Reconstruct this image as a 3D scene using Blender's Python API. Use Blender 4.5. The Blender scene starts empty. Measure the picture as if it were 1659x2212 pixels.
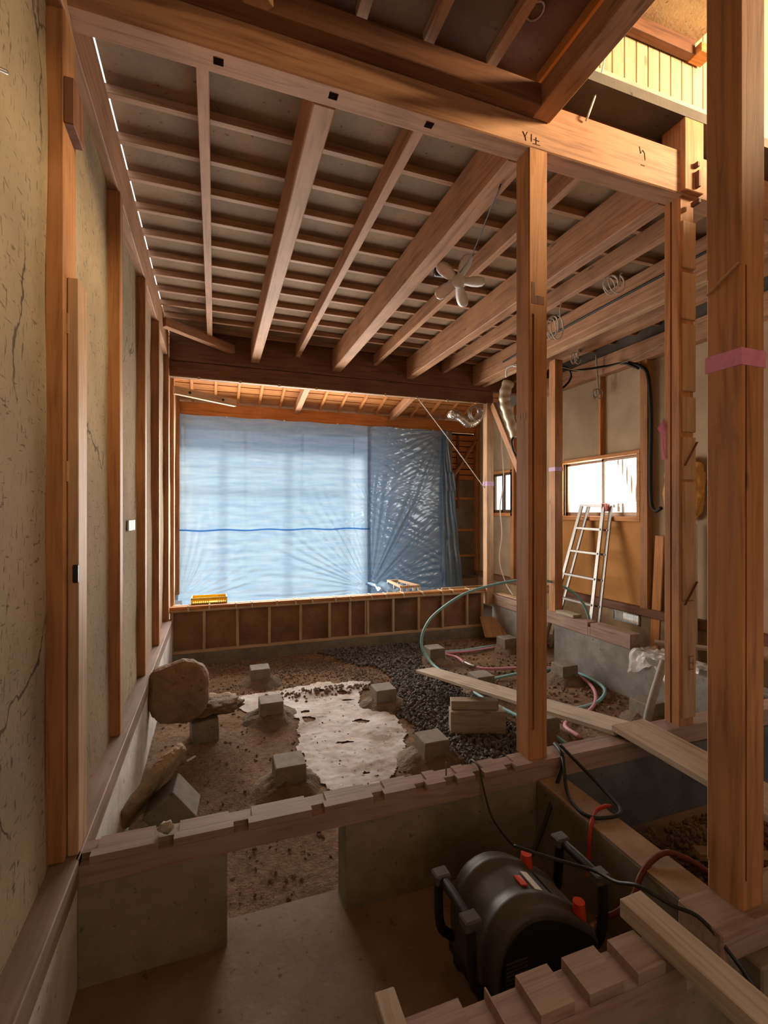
import bpy, bmesh, math, random
from mathutils import Vector, Matrix, Euler, noise
random.seed(7)
R = math.radians
sc = bpy.context.scene
col = sc.collection

# ------------------------------------------------------------------ camera
cam_d = bpy.data.cameras.new('camera'); cam = bpy.data.objects.new('camera', cam_d); col.objects.link(cam)
cam.location = (0, 0, 1.834); cam.rotation_euler = (R(90), 0, R(-19.65))
cam_d.sensor_fit = 'VERTICAL'; cam_d.sensor_height = 36.0; cam_d.lens = 1025 / 2212 * 36
cam_d.clip_start = .02; cam_d.clip_end = 200
sc.camera = cam
# ------------------------------------------------------------------ world, sun, large lights, exposure
w = bpy.data.worlds.new('sky'); sc.world = w; w.use_nodes = True
w.node_tree.nodes['Background'].inputs[0].default_value = (.86, .93, 1.0, 1)
w.node_tree.nodes['Background'].inputs[1].default_value = 1.7
def lamp(name, kind, loc, direction, power, color, sx=1, sy=1):
    d = bpy.data.lights.new(name, kind); o = bpy.data.objects.new(name, d); col.objects.link(o)
    o.location = loc; o.rotation_euler = Vector(direction).to_track_quat('-Z', 'Y').to_euler()
    d.energy = power; d.color = color
    if kind == 'AREA': d.shape = 'RECTANGLE'; d.size = sx; d.size_y = sy
    return o
sun = lamp('sun', 'SUN', (9, 12, 8), (-.35, -.85, -.42), 5.0, (1, .84, .62)); sun.data.angle = R(8)
# warm low daylight of the upper window in the right wall, beyond the frame
lamp('upper_window_daylight', 'AREA', (5.25, .2, 4.85), (-1, .38, -.2), 540, (1, .74, .44), 1.1, .8)
# warm fill added behind the camera; the rear wall has no opening
lamp('rear_fill', 'AREA', (1.4, -2.3, 1.8), (0, 1, .04), 13, (1, .78, .56), 2.2, 1.7)
# added fill inside the tarpaulin for its glow, then daylight at the side window
lamp('bay_fill', 'AREA', (1.1, 8.15, 1.95), (0, -1, .06), 220, (1, .90, .79), 3.1, 2.7)
lamp('side_window_daylight', 'AREA', (5.32, 5.2, 2.3), (-1, 0, -.15), 45, (1, .93, .84), 1.3, .7)
vs = sc.view_settings
vs.view_transform = 'Standard'; vs.look = 'None'; vs.gamma = 1; vs.use_curve_mapping = False; vs.exposure = 0.35
sc.cycles.diffuse_bounces = 4; sc.cycles.max_bounces = 8; sc.cycles.transparent_max_bounces = 8; sc.cycles.adaptive_threshold = .06; sc.cycles.adaptive_min_samples = 16
sc.cycles.sample_clamp_indirect = 6.0; sc.cycles.caustics_reflective = False; sc.cycles.caustics_refractive = False

# ------------------------------------------------------------------ materials
MATS = {}
def newmat(name):
    m = bpy.data.materials.new(name); m.use_nodes = True
    nt = m.node_tree; b = nt.nodes['Principled BSDF']
    return m, nt, b
def L(nt, a, b): nt.links.new(a, b)
def coords(nt, scale=(1, 1, 1), rot=(0, 0, 0), rnd=True):
    tc = nt.nodes.new('ShaderNodeTexCoord'); mp = nt.nodes.new('ShaderNodeMapping')
    mp.inputs['Scale'].default_value = scale; mp.inputs['Rotation'].default_value = rot
    if rnd:
        oi = nt.nodes.new('ShaderNodeObjectInfo'); ml = nt.nodes.new('ShaderNodeMath'); ml.operation = 'MULTIPLY'; ml.inputs[1].default_value = 37.0
        L(nt, oi.outputs['Random'], ml.inputs[0])
        ad = nt.nodes.new('ShaderNodeVectorMath'); ad.operation = 'ADD'
        L(nt, tc.outputs['Object'], ad.inputs[0]); L(nt, ml.outputs[0], ad.inputs[1]); L(nt, ad.outputs[0], mp.inputs['Vector'])
    else:
        L(nt, tc.outputs['Object'], mp.inputs['Vector'])
    return mp.outputs[0]
def tex_noise(nt, vec, scale, detail=4, rough=.55, dist=0):
    n = nt.nodes.new('ShaderNodeTexNoise'); n.inputs['Scale'].default_value = scale; n.inputs['Detail'].default_value = detail
    n.inputs['Roughness'].default_value = rough; n.inputs['Distortion'].default_value = dist
    L(nt, vec, n.inputs['Vector']); return n.outputs['Fac']
def ramp(nt, fac, stops):
    r = nt.nodes.new('ShaderNodeValToRGB'); L(nt, fac, r.inputs[0])
    e = r.color_ramp.elements
    while len(e) < len(stops): e.new(.5)
    for i, (p, c) in enumerate(stops):
        e[i].position = p; e[i].color = (c[0], c[1], c[2], 1) if not isinstance(c, (int, float)) else (c, c, c, 1)
    return r.outputs[0]
def mixc(nt, a, b, fac, mode='MIX'):
    m = nt.nodes.new('ShaderNodeMix'); m.data_type = 'RGBA'; m.blend_type = mode
    for sock, v in ((m.inputs[6], a), (m.inputs[7], b), (m.inputs[0], fac)):
        if isinstance(v, (int, float)): sock.default_value = v
        elif isinstance(v, tuple): sock.default_value = (*v, 1)
        else: L(nt, v, sock)
    return m.outputs[2]
def bump(nt, b, h, strength=.3, dist=.01):
    n = nt.nodes.new('ShaderNodeBump'); n.inputs['Strength'].default_value = strength; n.inputs['Distance'].default_value = dist
    L(nt, h, n.inputs['Height']); L(nt, n.outputs[0], b.inputs['Normal'])
TONES = {  # light grain, dark grain
    'post': ((.50, .235, .095), (.31, .130, .048)),
    'pale': ((.55, .34, .195), (.38, .21, .105)),
    'beam': ((.50, .265, .145), (.31, .145, .072)),
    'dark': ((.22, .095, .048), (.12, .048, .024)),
    'sill': ((.37, .255, .20), (.24, .150, .112)),
    'joist': ((.46, .25, .14), (.28, .135, .068)),
    'orange': ((.62, .27, .085), (.42, .155, .045)),  # on the bay timbers, ordinary wood with the tarpaulin's light put into the colour
    'grey': ((.50, .41, .315), (.33, .25, .185)),
    'batten': ((.58, .40, .24), (.40, .25, .13)),
    'panel': ((.62, .47, .29), (.50, .36, .20)),
}
def wood(tone, axis='z'):
    k = (tone, axis)
    if k in MATS: return MATS[k]
    m, nt, b = newmat('wood_%s_%s' % k)
    s = {'x': (.55, 9, 9), 'y': (9, .55, 9), 'z': (9, 9, .55)}[axis]
    v = coords(nt, s)
    c1, c2 = TONES[tone]
    g = tex_noise(nt, v, 3.2, 6, .6, .9)
    base = ramp(nt, g, [(.30, c2), (.52, c1), (.75, tuple(min(1, x * 1.15) for x in c1))])
    v2 = coords(nt, (1, 1, 1))
    st = tex_noise(nt, v2, 2.3, 3)
    stm = ramp(nt, st, [(.3, .68), (.65, 1.0)])
    base = mixc(nt, base, stm, .8, 'MULTIPLY')
    s3 = {'x': (.30, 1, 1), 'y': (1, .30, 1), 'z': (1, 1, .30)}[axis]
    v3 = coords(nt, s3)
    vo = nt.nodes.new('ShaderNodeTexVoronoi'); vo.inputs['Scale'].default_value = 5.5; L(nt, v3, vo.inputs['Vector'])
    kn = ramp(nt, vo.outputs['Distance'], [(.035, .35), (.085, 1.0)])
    base = mixc(nt, base, kn, .75, 'MULTIPLY')
    L(nt, base, b.inputs['Base Color']); b.inputs['Roughness'].default_value = .62
    b.inputs['Specular IOR Level'].default_value = .3
    bump(nt, b, g, .25, .004)
    MATS[k] = m; return m
def simple(name, c, rough=.6, metal=0, spec=.4):
    if name in MATS: return MATS[name]
    m, nt, b = newmat(name); b.inputs['Base Color'].default_value = (*c, 1); b.inputs['Roughness'].default_value = rough
    b.inputs['Metallic'].default_value = metal; b.inputs['Specular IOR Level'].default_value = spec
    v = coords(nt); n = tex_noise(nt, v, 30, 3)
    L(nt, mixc(nt, (*c,), tuple(x * .75 for x in c), ramp(nt, n, [(.4, 0), (.75, .8)])), b.inputs['Base Color'])
    MATS[name] = m; return m
def concrete(name, c, sc_=7, stain=.55, rough=.85, bs=.35, bd=.006):
    if name in MATS: return MATS[name]
    m, nt, b = newmat(name); v = coords(nt)
    n1 = tex_noise(nt, v, sc_, 8, .65); n2 = tex_noise(nt, v, 1.7, 4)
    base = ramp(nt, n1, [(.3, tuple(x * .72 for x in c)), (.7, tuple(min(1, x * 1.12) for x in c))])
    base = mixc(nt, base, ramp(nt, n2, [(.32, stain), (.6, 1.0)]), .9, 'MULTIPLY')
    n3 = tex_noise(nt, v, 26, 2)
    base = mixc(nt, base, ramp(nt, n3, [(.26, .35), (.33, 1.0)]), .8, 'MULTIPLY')
    L(nt, base, b.inputs['Base Color']); b.inputs['Roughness'].default_value = rough
    bump(nt, b, tex_noise(nt, v, 45, 5), bs, bd)
    MATS[name] = m; return m
def plaster(name, c, straw=True, crack=True):
    if name in MATS: return MATS[name]
    m, nt, b = newmat(name); v = coords(nt, rnd=False)
    n1 = tex_noise(nt, v, 2.2, 6, .6)
    base = ramp(nt, n1, [(.3, tuple(x * .78 for x in c)), (.7, tuple(min(1, x * 1.1) for x in c))])
    if straw:
        for i, (rt, scl) in enumerate((((.9, .2, .3), (80, 80, 16)), ((-.7, .5, .9), (95, 18, 80)), ((.3, .9, -.5), (75, 70, 14)))):
            vs_ = coords(nt, scl, rt, rnd=False)
            n = tex_noise(nt, vs_, .9, 2)
            base = mixc(nt, base, ramp(nt, n, [(.30, .30), (.355, 1.0)]), .7, 'MULTIPLY')
    if crack:
        vv = coords(nt, (1, 1, .8), rnd=False)
        wn = nt.nodes.new('ShaderNodeTexNoise'); wn.inputs['Scale'].default_value = 3.0; wn.inputs['Detail'].default_value = 6; L(nt, vv, wn.inputs['Vector'])
        vm = nt.nodes.new('ShaderNodeVectorMath'); vm.operation = 'SCALE'; vm.inputs['Scale'].default_value = .45; L(nt, wn.outputs['Color'], vm.inputs[0])
        va = nt.nodes.new('ShaderNodeVectorMath'); L(nt, vv, va.inputs[0]); L(nt, vm.outputs[0], va.inputs[1])
        vo = nt.nodes.new('ShaderNodeTexVoronoi'); vo.feature = 'DISTANCE_TO_EDGE'; vo.inputs['Scale'].default_value = 1.25; L(nt, va.outputs[0], vo.inputs['Vector'])
        gate = ramp(nt, tex_noise(nt, vv, 1.6, 2), [(.50, 0), (.58, 1.0)])
        ck = ramp(nt, vo.outputs['Distance'], [(.004, .25), (.011, 1.0)])
        base = mixc(nt, base, mixc(nt, (1, 1, 1), ck, gate), .9, 'MULTIPLY')
    L(nt, base, b.inputs['Base Color']); b.inputs['Roughness'].default_value = .92
    b.inputs['Specular IOR Level'].default_value = .1
    bump(nt, b, tex_noise(nt, v, 38, 6, .65), .5, .006)
    MATS[name] = m; return m

M_PLAST = plaster('straw_plaster', (.37, .283, .185))
M_PLASTR = plaster('tan_wall_board', (.44, .33, .215), straw=False, crack=False)
M_LOWBOARD = plaster('amber_wall_board', (.55, .27, .095), straw=False, crack=False)
M_CONC = concrete('foundation_concrete', (.27, .235, .175))
M_CONCG = concrete('grey_concrete', (.30, .285, .265))
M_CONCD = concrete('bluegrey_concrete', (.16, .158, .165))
M_BLOCK = concrete('pier_concrete', (.27, .245, .205), 14, .8)
M_WHITEF = concrete('whitewashed_concrete', (.80, .78, .75), 5, .75)
M_MORTAR = concrete('mortar_earth', (.25, .18, .12), 12, .55, bs=.9, bd=.02)
M_SLAB = concrete('slab_screed', (.29, .205, .135), 4, .6)
M_CLAY = concrete('dried_clay', (.30, .19, .105), 16, .55, bs=.9, bd=.015)
M_BLACK = simple('black_plastic', (.014, .014, .015), .45)
M_DGREY = simple('dark_grey_plastic', (.075, .068, .064), .48)
M_BLK = simple('black_rubber', (.014, .013, .012), .55)
M_RED = simple('red_plastic', (.62, .055, .02), .4)
M_REDH = simple('red_hose', (.42, .03, .018), .45)
M_DRED = simple('dark_red_hose', (.12, .018, .012), .45)
M_BLUEH = simple('light_blue_pipe', (.30, .60, .66), .4)
M_PINKH = simple('pink_pipe', (.70, .33, .42), .4)
M_PINKT = simple('pink_tape', (.72, .27, .42), .5)
M_LILAC = simple('lilac_tape', (.58, .36, .58), .5)
M_ALU = simple('aluminium', (.42, .40, .37), .5, .6)
M_SILV = simple('silver_foil', (.75, .73, .68), .25, .9)
M_WHITE = simple('white_plastic', (.78, .77, .74), .45)
M_WIRE = simple('white_cable', (.66, .62, .55), .5)
M_YEL = simple('yellow_plastic', (.95, .66, .03), .45)
M_BROWNF = simple('bronze_frame', (.20, .115, .06), .4, .3)
M_NAIL = simple('steel_nail', (.30, .28, .25), .4, .7)
M_INSUL = simple('yellow_insulation', (.72, .40, .12), .9)
M_DKBOARD = concrete('dark_board', (.17, .14, .11), 3, .6)
M_CEILB = concrete('ceiling_board', (.30, .195, .112), 3, .75)
M_PLYD = concrete('dark_plywood', (.30, .155, .075), 4, .45)
M_UPB = concrete('upper_ceiling_board', (.76, .58, .34), 2, .9)
M_HOLE_SHADE = simple('hole_shade', (.018, .010, .006), 1.0, 0, 0)  # near-black colour for the shade inside the mortise holes
M_GRAFF = simple('pencil_graphite', (.10, .07, .05), .7)
M_CHALK = simple('chalk', (.55, .42, .30), .9)

# ------------------------------------------------------------------ mesh helpers
def link(o, parent=None):
    col.objects.link(o)
    if parent is not None: o.parent = parent
    return o
def tag(o, label=None, cat=None, group=None, kind=None):
    if label: o['label'] = label
    if cat: o['category'] = cat
    if group: o['group'] = group
    if kind: o['kind'] = kind
    return o
def T(name, label, cat, loc=(0, 0, 0), group=None):
    o = bpy.data.objects.new(name, None); col.objects.link(o); o.location = loc; o.empty_display_size = .05
    return tag(o, label, cat, group)
def from_bm(name, bm, mat, parent=None, loc=None, smooth=False):
    """bm in world coordinates (or the parent's, when the parent still stands at the origin)"""
    me = bpy.data.meshes.new(name)
    if loc is None:
        if bm.verts:
            xs = [v.co for v in bm.verts]
            loc = Vector((sum((min(c[i] for c in xs), max(c[i] for c in xs))) / 2 for i in range(3)))
        else: loc = Vector((0, 0, 0))
    loc = Vector(loc)
    bmesh.ops.translate(bm, verts=bm.verts, vec=-loc)
    bm.normal_update(); bm.to_mesh(me); bm.free()
    if smooth:
        for p in me.polygons: p.use_smooth = True
    for mm in (mat if isinstance(mat, (list, tuple)) else [mat]): me.materials.append(mm)
    o = bpy.data.objects.new(name, me); link(o, parent)
    off = Vector((0, 0, 0)); q = parent
    while q is not None: off += q.location; q = q.parent
    o.location = loc - off
    return o
def bm_box(bm, x0, x1, y0, y1, z0, z1, M=None):
    vs_ = [bm.verts.new(p) for p in ((x0, y0, z0), (x1, y0, z0), (x1, y1, z0), (x0, y1, z0), (x0, y0, z1), (x1, y0, z1), (x1, y1, z1), (x0, y1, z1))]
    if M is not None:
        for v in vs_: v.co = M @ v.co
    fs = [bm.faces.new([vs_[i] for i in f]) for f in ((0, 3, 2, 1), (4, 5, 6, 7), (0, 1, 5, 4), (1, 2, 6, 5), (2, 3, 7, 6), (3, 0, 4, 7))]
    return vs_, fs
def bevel(bm, d):
    bmesh.ops.bevel(bm, geom=list(bm.edges), offset=d, segments=1, affect='EDGES', profile=.5)
def B(name, x0, x1, y0, y1, z0, z1, mat, parent=None, bev=.004):
    bm = bmesh.new(); bm_box(bm, x0, x1, y0, y1, z0, z1)
    if bev: bevel(bm, bev)
    return from_bm(name, bm, mat, parent)
def BB(name, boxes, mat, parent=None, bev=.003):
    bm = bmesh.new()
    for b in boxes:
        t = bmesh.new(); bm_box(t, *b)
        if bev: bevel(t, bev)
        me = bpy.data.meshes.new('t'); t.to_mesh(me); t.free(); bm.from_mesh(me); bpy.data.meshes.remove(me)
    return from_bm(name, bm, mat, parent)
def bar_bm(bm, p0, p1, w_, h_, up=(0, 0, 1), twist=0):
    p0, p1 = Vector(p0), Vector(p1); d = (p1 - p0); ln = d.length; d.normalize()
    u = Vector(up); s = d.cross(u)
    if s.length < 1e-4: s = d.cross(Vector((1, 0, 0)))
    s.normalize(); u = s.cross(d).normalized()
    M = Matrix((( *(s), ), (*(d),), (*(u),))).transposed().to_4x4(); M.translation = p0
    bm_box(bm, -w_ / 2, w_ / 2, 0, ln, -h_ / 2, h_ / 2, M)
def bar(name, p0, p1, w_, h_, tone, parent=None, up=(0, 0, 1), bev=.003):
    """a straight timber between two points, built along its own y axis so that the grain follows it"""
    p0, p1 = Vector(p0), Vector(p1); d = p1 - p0; ln = d.length; d = d.normalized()
    u = Vector(up); s = d.cross(u)
    if s.length < 1e-4: s = d.cross(Vector((1, 0, 0)))
    s.normalize(); u = s.cross(d).normalized()
    bm = bmesh.new(); bm_box(bm, -w_ / 2, w_ / 2, -ln / 2, ln / 2, -h_ / 2, h_ / 2)
    if bev: bevel(bm, bev)
    mat = wood(tone, 'y') if isinstance(tone, str) else tone
    o = from_bm(name, bm, mat, None, loc=(0, 0, 0))
    c = (p0 + p1) / 2
    M = Matrix(((*s,), (*d,), (*u,))).transposed()
    o.rotation_euler = M.to_euler()
    if parent is not None:
        o.parent = parent; off = Vector((0, 0, 0)); q = parent
        while q is not None: off += q.location; q = q.parent
        c = c - off
    o.location = c
    return o
def catmull(pts, n=8):
    P = [Vector(p) for p in pts]; out = []
    for i in range(len(P) - 1):
        a = P[i - 1] if i else P[0] * 2 - P[1]; b, c = P[i], P[i + 1]; d = P[i + 2] if i + 2 < len(P) else P[-1] * 2 - P[-2]
        for k in range(n):
            t = k / n
            out.append(.5 * ((2 * b) + (c - a) * t + (2 * a - 5 * b + 4 * c - d) * t * t + (3 * b - a - 3 * c + d) * t ** 3))
    out.append(P[-1]); return out
def tube_bm(bm, pts, r, seg=8, rf=None):
    rings = []
    prev = None
    for i, p in enumerate(pts):
        t = (pts[min(i + 1, len(pts) - 1)] - pts[max(i - 1, 0)]); t.normalize()
        if prev is None:
            u = Vector((0, 0, 1)) if abs(t.z) < .9 else Vector((1, 0, 0))
        else: u = prev
        s = t.cross(u)
        if s.length < 1e-5: s = t.cross(Vector((1, .3, 0)))
        s.normalize(); u = s.cross(t).normalized(); prev = u
        rr = r if rf is None else rf(i / (len(pts) - 1))
        rings.append([bm.verts.new(p + (s * math.cos(a) + u * math.sin(a)) * rr) for a in (2 * math.pi * k / seg for k in range(seg))])
    for a, b in zip(rings, rings[1:]):
        for k in range(seg): bm.faces.new((a[k], a[(k + 1) % seg], b[(k + 1) % seg], b[k]))
    bm.faces.new(rings[0][::-1]); bm.faces.new(rings[-1])
def tube(name, pts, r, mat, parent=None, n=8, seg=8, rf=None):
    bm = bmesh.new(); tube_bm(bm, catmull(pts, n), r, seg, rf)
    return from_bm(name, bm, mat, parent, smooth=True)
def extrude_profile(bm, prof, z0, z1):
    a = [bm.verts.new((x, y, z0)) for x, y in prof]; b = [bm.verts.new((x, y, z1)) for x, y in prof]
    n = len(prof)
    for i in range(n): bm.faces.new((a[i], a[(i + 1) % n], b[(i + 1) % n], b[i]))
    bm.faces.new(a[::-1]); bm.faces.new(b)
def post_profile(x0, x1, y0, y1, ch=.006, front=None, left=None, gw=.014, gd=.012):
    """counter-clockwise outline of a post with chamfered corners and an optional groove in its front (-y) or left (-x) face"""
    p = [(x0 + ch, y0)]
    if front is not None: p += [(front, y0), (front, y0 + gd), (front + gw, y0 + gd), (front + gw, y0)]
    p += [(x1 - ch, y0), (x1, y0 + ch), (x1, y1 - ch), (x1 - ch, y1), (x0 + ch, y1), (x0, y1 - ch)]
    if left is not None: p += [(x0, left + gw), (x0 + gd, left + gw), (x0 + gd, left), (x0, left)]
    p += [(x0, y0 + ch)]
    return p
def lump(name, c, rad, mat, parent=None, amp=.18, fr=3.0, sub=3, flat=None, seed=0, power=2.0):
    bm = bmesh.new(); bmesh.ops.create_icosphere(bm, subdivisions=sub, radius=1)
    for v in bm.verts:
        d = v.co.normalized()
        e = sum(abs(k) ** power for k in d) ** (-1 / power)
        k = 1 + amp * noise.fractal(d * fr + Vector((seed * 7.1, seed, 0)), 1, 2, 4)
        v.co = Vector((d.x * e * rad[0] * k, d.y * e * rad[1] * k, d.z * e * rad[2] * k))
        if flat is not None: v.co.z = max(v.co.z, flat)
    bmesh.ops.translate(bm, verts=bm.verts, vec=Vector(c))
    return from_bm(name, bm, mat, parent, smooth=True)
def stuff_spread(name, items, mat, seed=1):
    """many small stones as one mesh: items = (position, size)"""
    rnd = random.Random(seed)
    base = bmesh.new(); bmesh.ops.create_icosphere(base, subdivisions=1, radius=1)
    bv = [v.co.copy() for v in base.verts]; bf = [[v.index for v in f.verts] for f in base.faces]; base.free()
    verts, faces = [], []
    for p, s in items:
        e = Euler((rnd.uniform(0, 6), rnd.uniform(0, 6), rnd.uniform(0, 6))).to_matrix()
        sx, sy, sz = s * rnd.uniform(.8, 1.35), s * rnd.uniform(.6, 1.0), s * rnd.uniform(.45, .8)
        o = len(verts)
        for v in bv:
            k = rnd.uniform(.82, 1.15)
            q = e @ Vector((v.x * sx * k, v.y * sy * k, v.z * sz * k)); verts.append((p[0] + q.x, p[1] + q.y, p[2] + q.z))
        faces += [[i + o for i in f] for f in bf]
    me = bpy.data.meshes.new(name); me.from_pydata(verts, [], faces); me.materials.append(mat)
    o = bpy.data.objects.new(name, me); link(o); return o
def inside(poly, x, y):
    c = False; n = len(poly)
    for i in range(n):
        (x1, y1), (x2, y2) = poly[i], poly[(i + 1) % n]
        if (y1 > y) != (y2 > y) and x < (x2 - x1) * (y - y1) / (y2 - y1) + x1: c = not c
    return c
S = .504       # top of the ground sills
# ================================================================== THE SETTING
def gz(x, y):
    p = Vector((x * 1.3, y * 1.3, .3))
    z = -.095 + .028 * noise.noise(p) + .014 * noise.noise(p * 3.1) + .007 * noise.noise(p * 9) + .004 * noise.noise(p * 21)
    z += .05 * max(0, 1 - abs(x - 1.15) / .5) * max(0, 1 - abs(y - 5.0) / .12)            # ridge of scraped earth
    z += .035 * math.exp(-((x - .2) ** 2 / .12 + (y - 4.95) ** 2 / .05))
    return z
def grid_mesh(name, x0, x1, y0, y1, step, fz, mat, parent=None, keep=None):
    nx, ny = int((x1 - x0) / step) + 1, int((y1 - y0) / step) + 1
    verts = [(x0 + (x1 - x0) * i / (nx - 1), y0 + (y1 - y0) * j / (ny - 1)) for j in range(ny) for i in range(nx)]
    V = [(x, y, fz(x, y)) for x, y in verts]; Fs = []
    for j in range(ny - 1):
        for i in range(nx - 1):
            a = j * nx + i
            if keep is None or keep(*V[a][:2]): Fs.append((a, a + 1, a + nx + 1, a + nx))
    me = bpy.data.meshes.new(name); me.from_pydata(V, [], Fs)
    if keep is not None:
        bm = bmesh.new(); bm.from_mesh(me); bmesh.ops.delete(bm, geom=[v for v in bm.verts if not v.link_faces], context='VERTS'); bm.to_mesh(me); bm.free()
    for p in me.polygons: p.use_smooth = True
    me.materials.append(mat); o = bpy.data.objects.new(name, me); link(o, parent); return o
def soil_mat():
    m, nt, b = newmat('bare_soil'); v = coords(nt, rnd=False)
    n1 = tex_noise(nt, v, 1.6, 5); n2 = tex_noise(nt, v, 22, 7, .7); n3 = tex_noise(nt, v, 70, 4)
    base = ramp(nt, n1, [(.35, (.185, .115, .070)), (.62, (.31, .205, .130))])
    base = mixc(nt, base, ramp(nt, n2, [(.3, .45), (.62, 1.15)]), .85, 'MULTIPLY')
    L(nt, base, b.inputs['Base Color']); b.inputs['Roughness'].default_value = .95; b.inputs['Specular IOR Level'].default_value = .1
    ad = nt.nodes.new('ShaderNodeMath'); L(nt, n2, ad.inputs[0]); L(nt, n3, ad.inputs[1])
    bump(nt, b, ad.outputs[0], .8, .02)
    return m
M_SOIL = soil_mat()
tag(grid_mesh('ground', -.5, 5.1, 2.2, 8.55, .035, gz, M_SOIL), 'bare brown earth of the dug-out room floor', 'ground', kind='structure')
B('floor', -.62, 5.05, -2.5, 2.25, -.12, 0, M_SLAB, bev=0)['kind'] = 'structure'
tag(B('ground_outside', -30, 40, 8.8, 60, -.5, -.35, concrete('outside_paving', (.45, .43, .40)), bev=0), 'pale open ground outside the house', 'ground', kind='structure')
B('ground_side', 5.4, 40, -20, 8.8, -.5, -.35, MATS['outside_paving'], bev=0)['kind'] = 'structure'

# ---- left wall: straw plaster between studs, on a sill and a whitewashed foundation
def wl(y, z):
    p = Vector((y * .9, z * .9, 4.2))
    d = .012 * noise.noise(p) + .006 * noise.noise(p * 3)
    for s_ in (2.10, 3.18, 4.28, 5.2, 6.32): d -= .012 * math.exp(-((y - s_ - .02) ** 2) / .004)
    return -.583 + d
bm = bmesh.new()
NY, NZ = 150, 60
ys = [-2.5 + 11.0 * i / NY for i in range(NY + 1)]; zs = [S - .01 + (4.06 - S) * j / NZ for j in range(NZ + 1)]
g = [[bm.verts.new((wl(y, z), y, z)) for z in zs] for y in ys]
for i in range(NY):
    for j in range(NZ): bm.faces.new((g[i][j], g[i + 1][j], g[i + 1][j + 1], g[i][j + 1]))
bm_box(bm, -.72, -.62, -2.5, 8.5, S - .01, 4.05)
wall_left = from_bm('wall_left', bm, M_PLAST, smooth=True); wall_left['kind'] = 'structure'
for (y0, y1, xi) in ((3.18, 3.27, -.528), (4.28, 4.37, -.530), (5.2, 5.29, -.520), (6.32, 6.44, -.527), (7.25, 7.36, -.535), (8.26, 8.36, -.535)):
    B('stud', -.61, xi, y0, y1, S, 3.74, wood('post', 'z'), wall_left)
B('ground_sill', -.62, -.490, -2.5, 6.44, .40, S, wood('sill', 'y'), wall_left)
tag(B('wall_plate', -.68, -.535, 2.0, 6.44, 3.74, 4.055, wood('beam', 'y'), wall_left), 'brown top plate of the left wall')
B('foundation_left', -.72, -.497, -2.5, 8.5, -.3, .40, M_WHITEF, bev=0)['kind'] = 'structure'
# closing walls and roof out of view
B('wall_rear', -.72, 5.3, -2.6, -2.5, -.1, 6.3, M_PLASTR, bev=0)['kind'] = 'structure'
B('wall_left_upper', -.72, -.60, -2.5, 2.13, 4.06, 4.3, M_PLASTR, bev=0)['kind'] = 'structure'
B('roof_upper', -.8, 5.6, -2.7, 2.6, 6.3, 6.4, M_DKBOARD, bev=0)['kind'] = 'structure'

# ---- front foundation, sill line (y 2.10..2.25)
f = BB('foundation_front', [(-.497, .05, 2.11, 2.245, -.3, .398), (.565, 1.76, 2.11, 2.245, -.3, .398)], M_CONC, bev=.004); f['kind'] = 'structure'
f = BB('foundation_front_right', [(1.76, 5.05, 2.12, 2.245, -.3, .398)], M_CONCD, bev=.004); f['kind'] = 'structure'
f = BB('foundation_middle', [(1.615, 1.775, 1.0, 2.11, -.02, .402)], M_CONC, bev=.006); f['kind'] = 'structure'
tag(B('mortar_bed', 1.618, 1.772, 1.2, 2.10, .402, .410, concrete('sill_mortar', (.40, .285, .20)), f, bev=.002), 'pale brown mortar top')
f = BB('foundation_side', [(4.1, 4.24, 1.9, 5.0, -.3, .40), (4.1, 4.24, 5.75, 6.44, -.3, .40)], M_CONCG, bev=.005); f['kind'] = 'structure'
f = BB('foundation_back', [(-.53, 4.12, 6.44, 6.58, -.3, .05)], M_CONC, bev=.005); f['kind'] = 'structure'

# ---- ceiling of the main room: boards on joists
ceil = B('ceiling', -.546, 5.1, 2.25, 6.50, 4.13, 4.16, M_CEILB, bev=0); ceil['kind'] = 'structure'
for k in range(11):
    y = 2.889 + .3418 * k
    B('joist', -.62, 5.08, y, y + .042, 4.08, 4.13, wood('joist', 'x'), ceil, .002)
# eave roof above the joist ends, beyond the gap
# ---- boards and rafters above the near end
B('roof_main', -.53, 5.3, 2.10, 6.7, 4.24, 4.30, M_DKBOARD, bev=0)['kind'] = 'structure'
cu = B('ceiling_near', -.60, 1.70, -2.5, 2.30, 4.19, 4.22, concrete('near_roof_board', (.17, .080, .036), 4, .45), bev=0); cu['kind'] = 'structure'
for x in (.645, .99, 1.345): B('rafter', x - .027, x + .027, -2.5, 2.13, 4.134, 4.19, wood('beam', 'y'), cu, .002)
tag(B('rafter', 1.632, 1.682, -2.5, 2.13, 4.134, 4.19, wood('orange', 'y'), cu, .002), 'bright orange rafter beside the diagonal-looking beam')
bm = bmesh.new(); tube_bm(bm, [Vector((1.42 + .035 * math.cos(a), 1.86 + .045 * math.sin(a), 4.186)) for a in [k * 2 * math.pi / 20 for k in range(21)]], .004, 5)
tube_bm(bm, [Vector((1.40, 1.82, 4.186)), Vector((1.385, 1.85, 4.186)), Vector((1.38, 1.92, 4.186))], .004, 5)
tag(from_bm('chalk_mark', bm, M_CHALK, cu), 'chalk circle drawn on the board')

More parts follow.
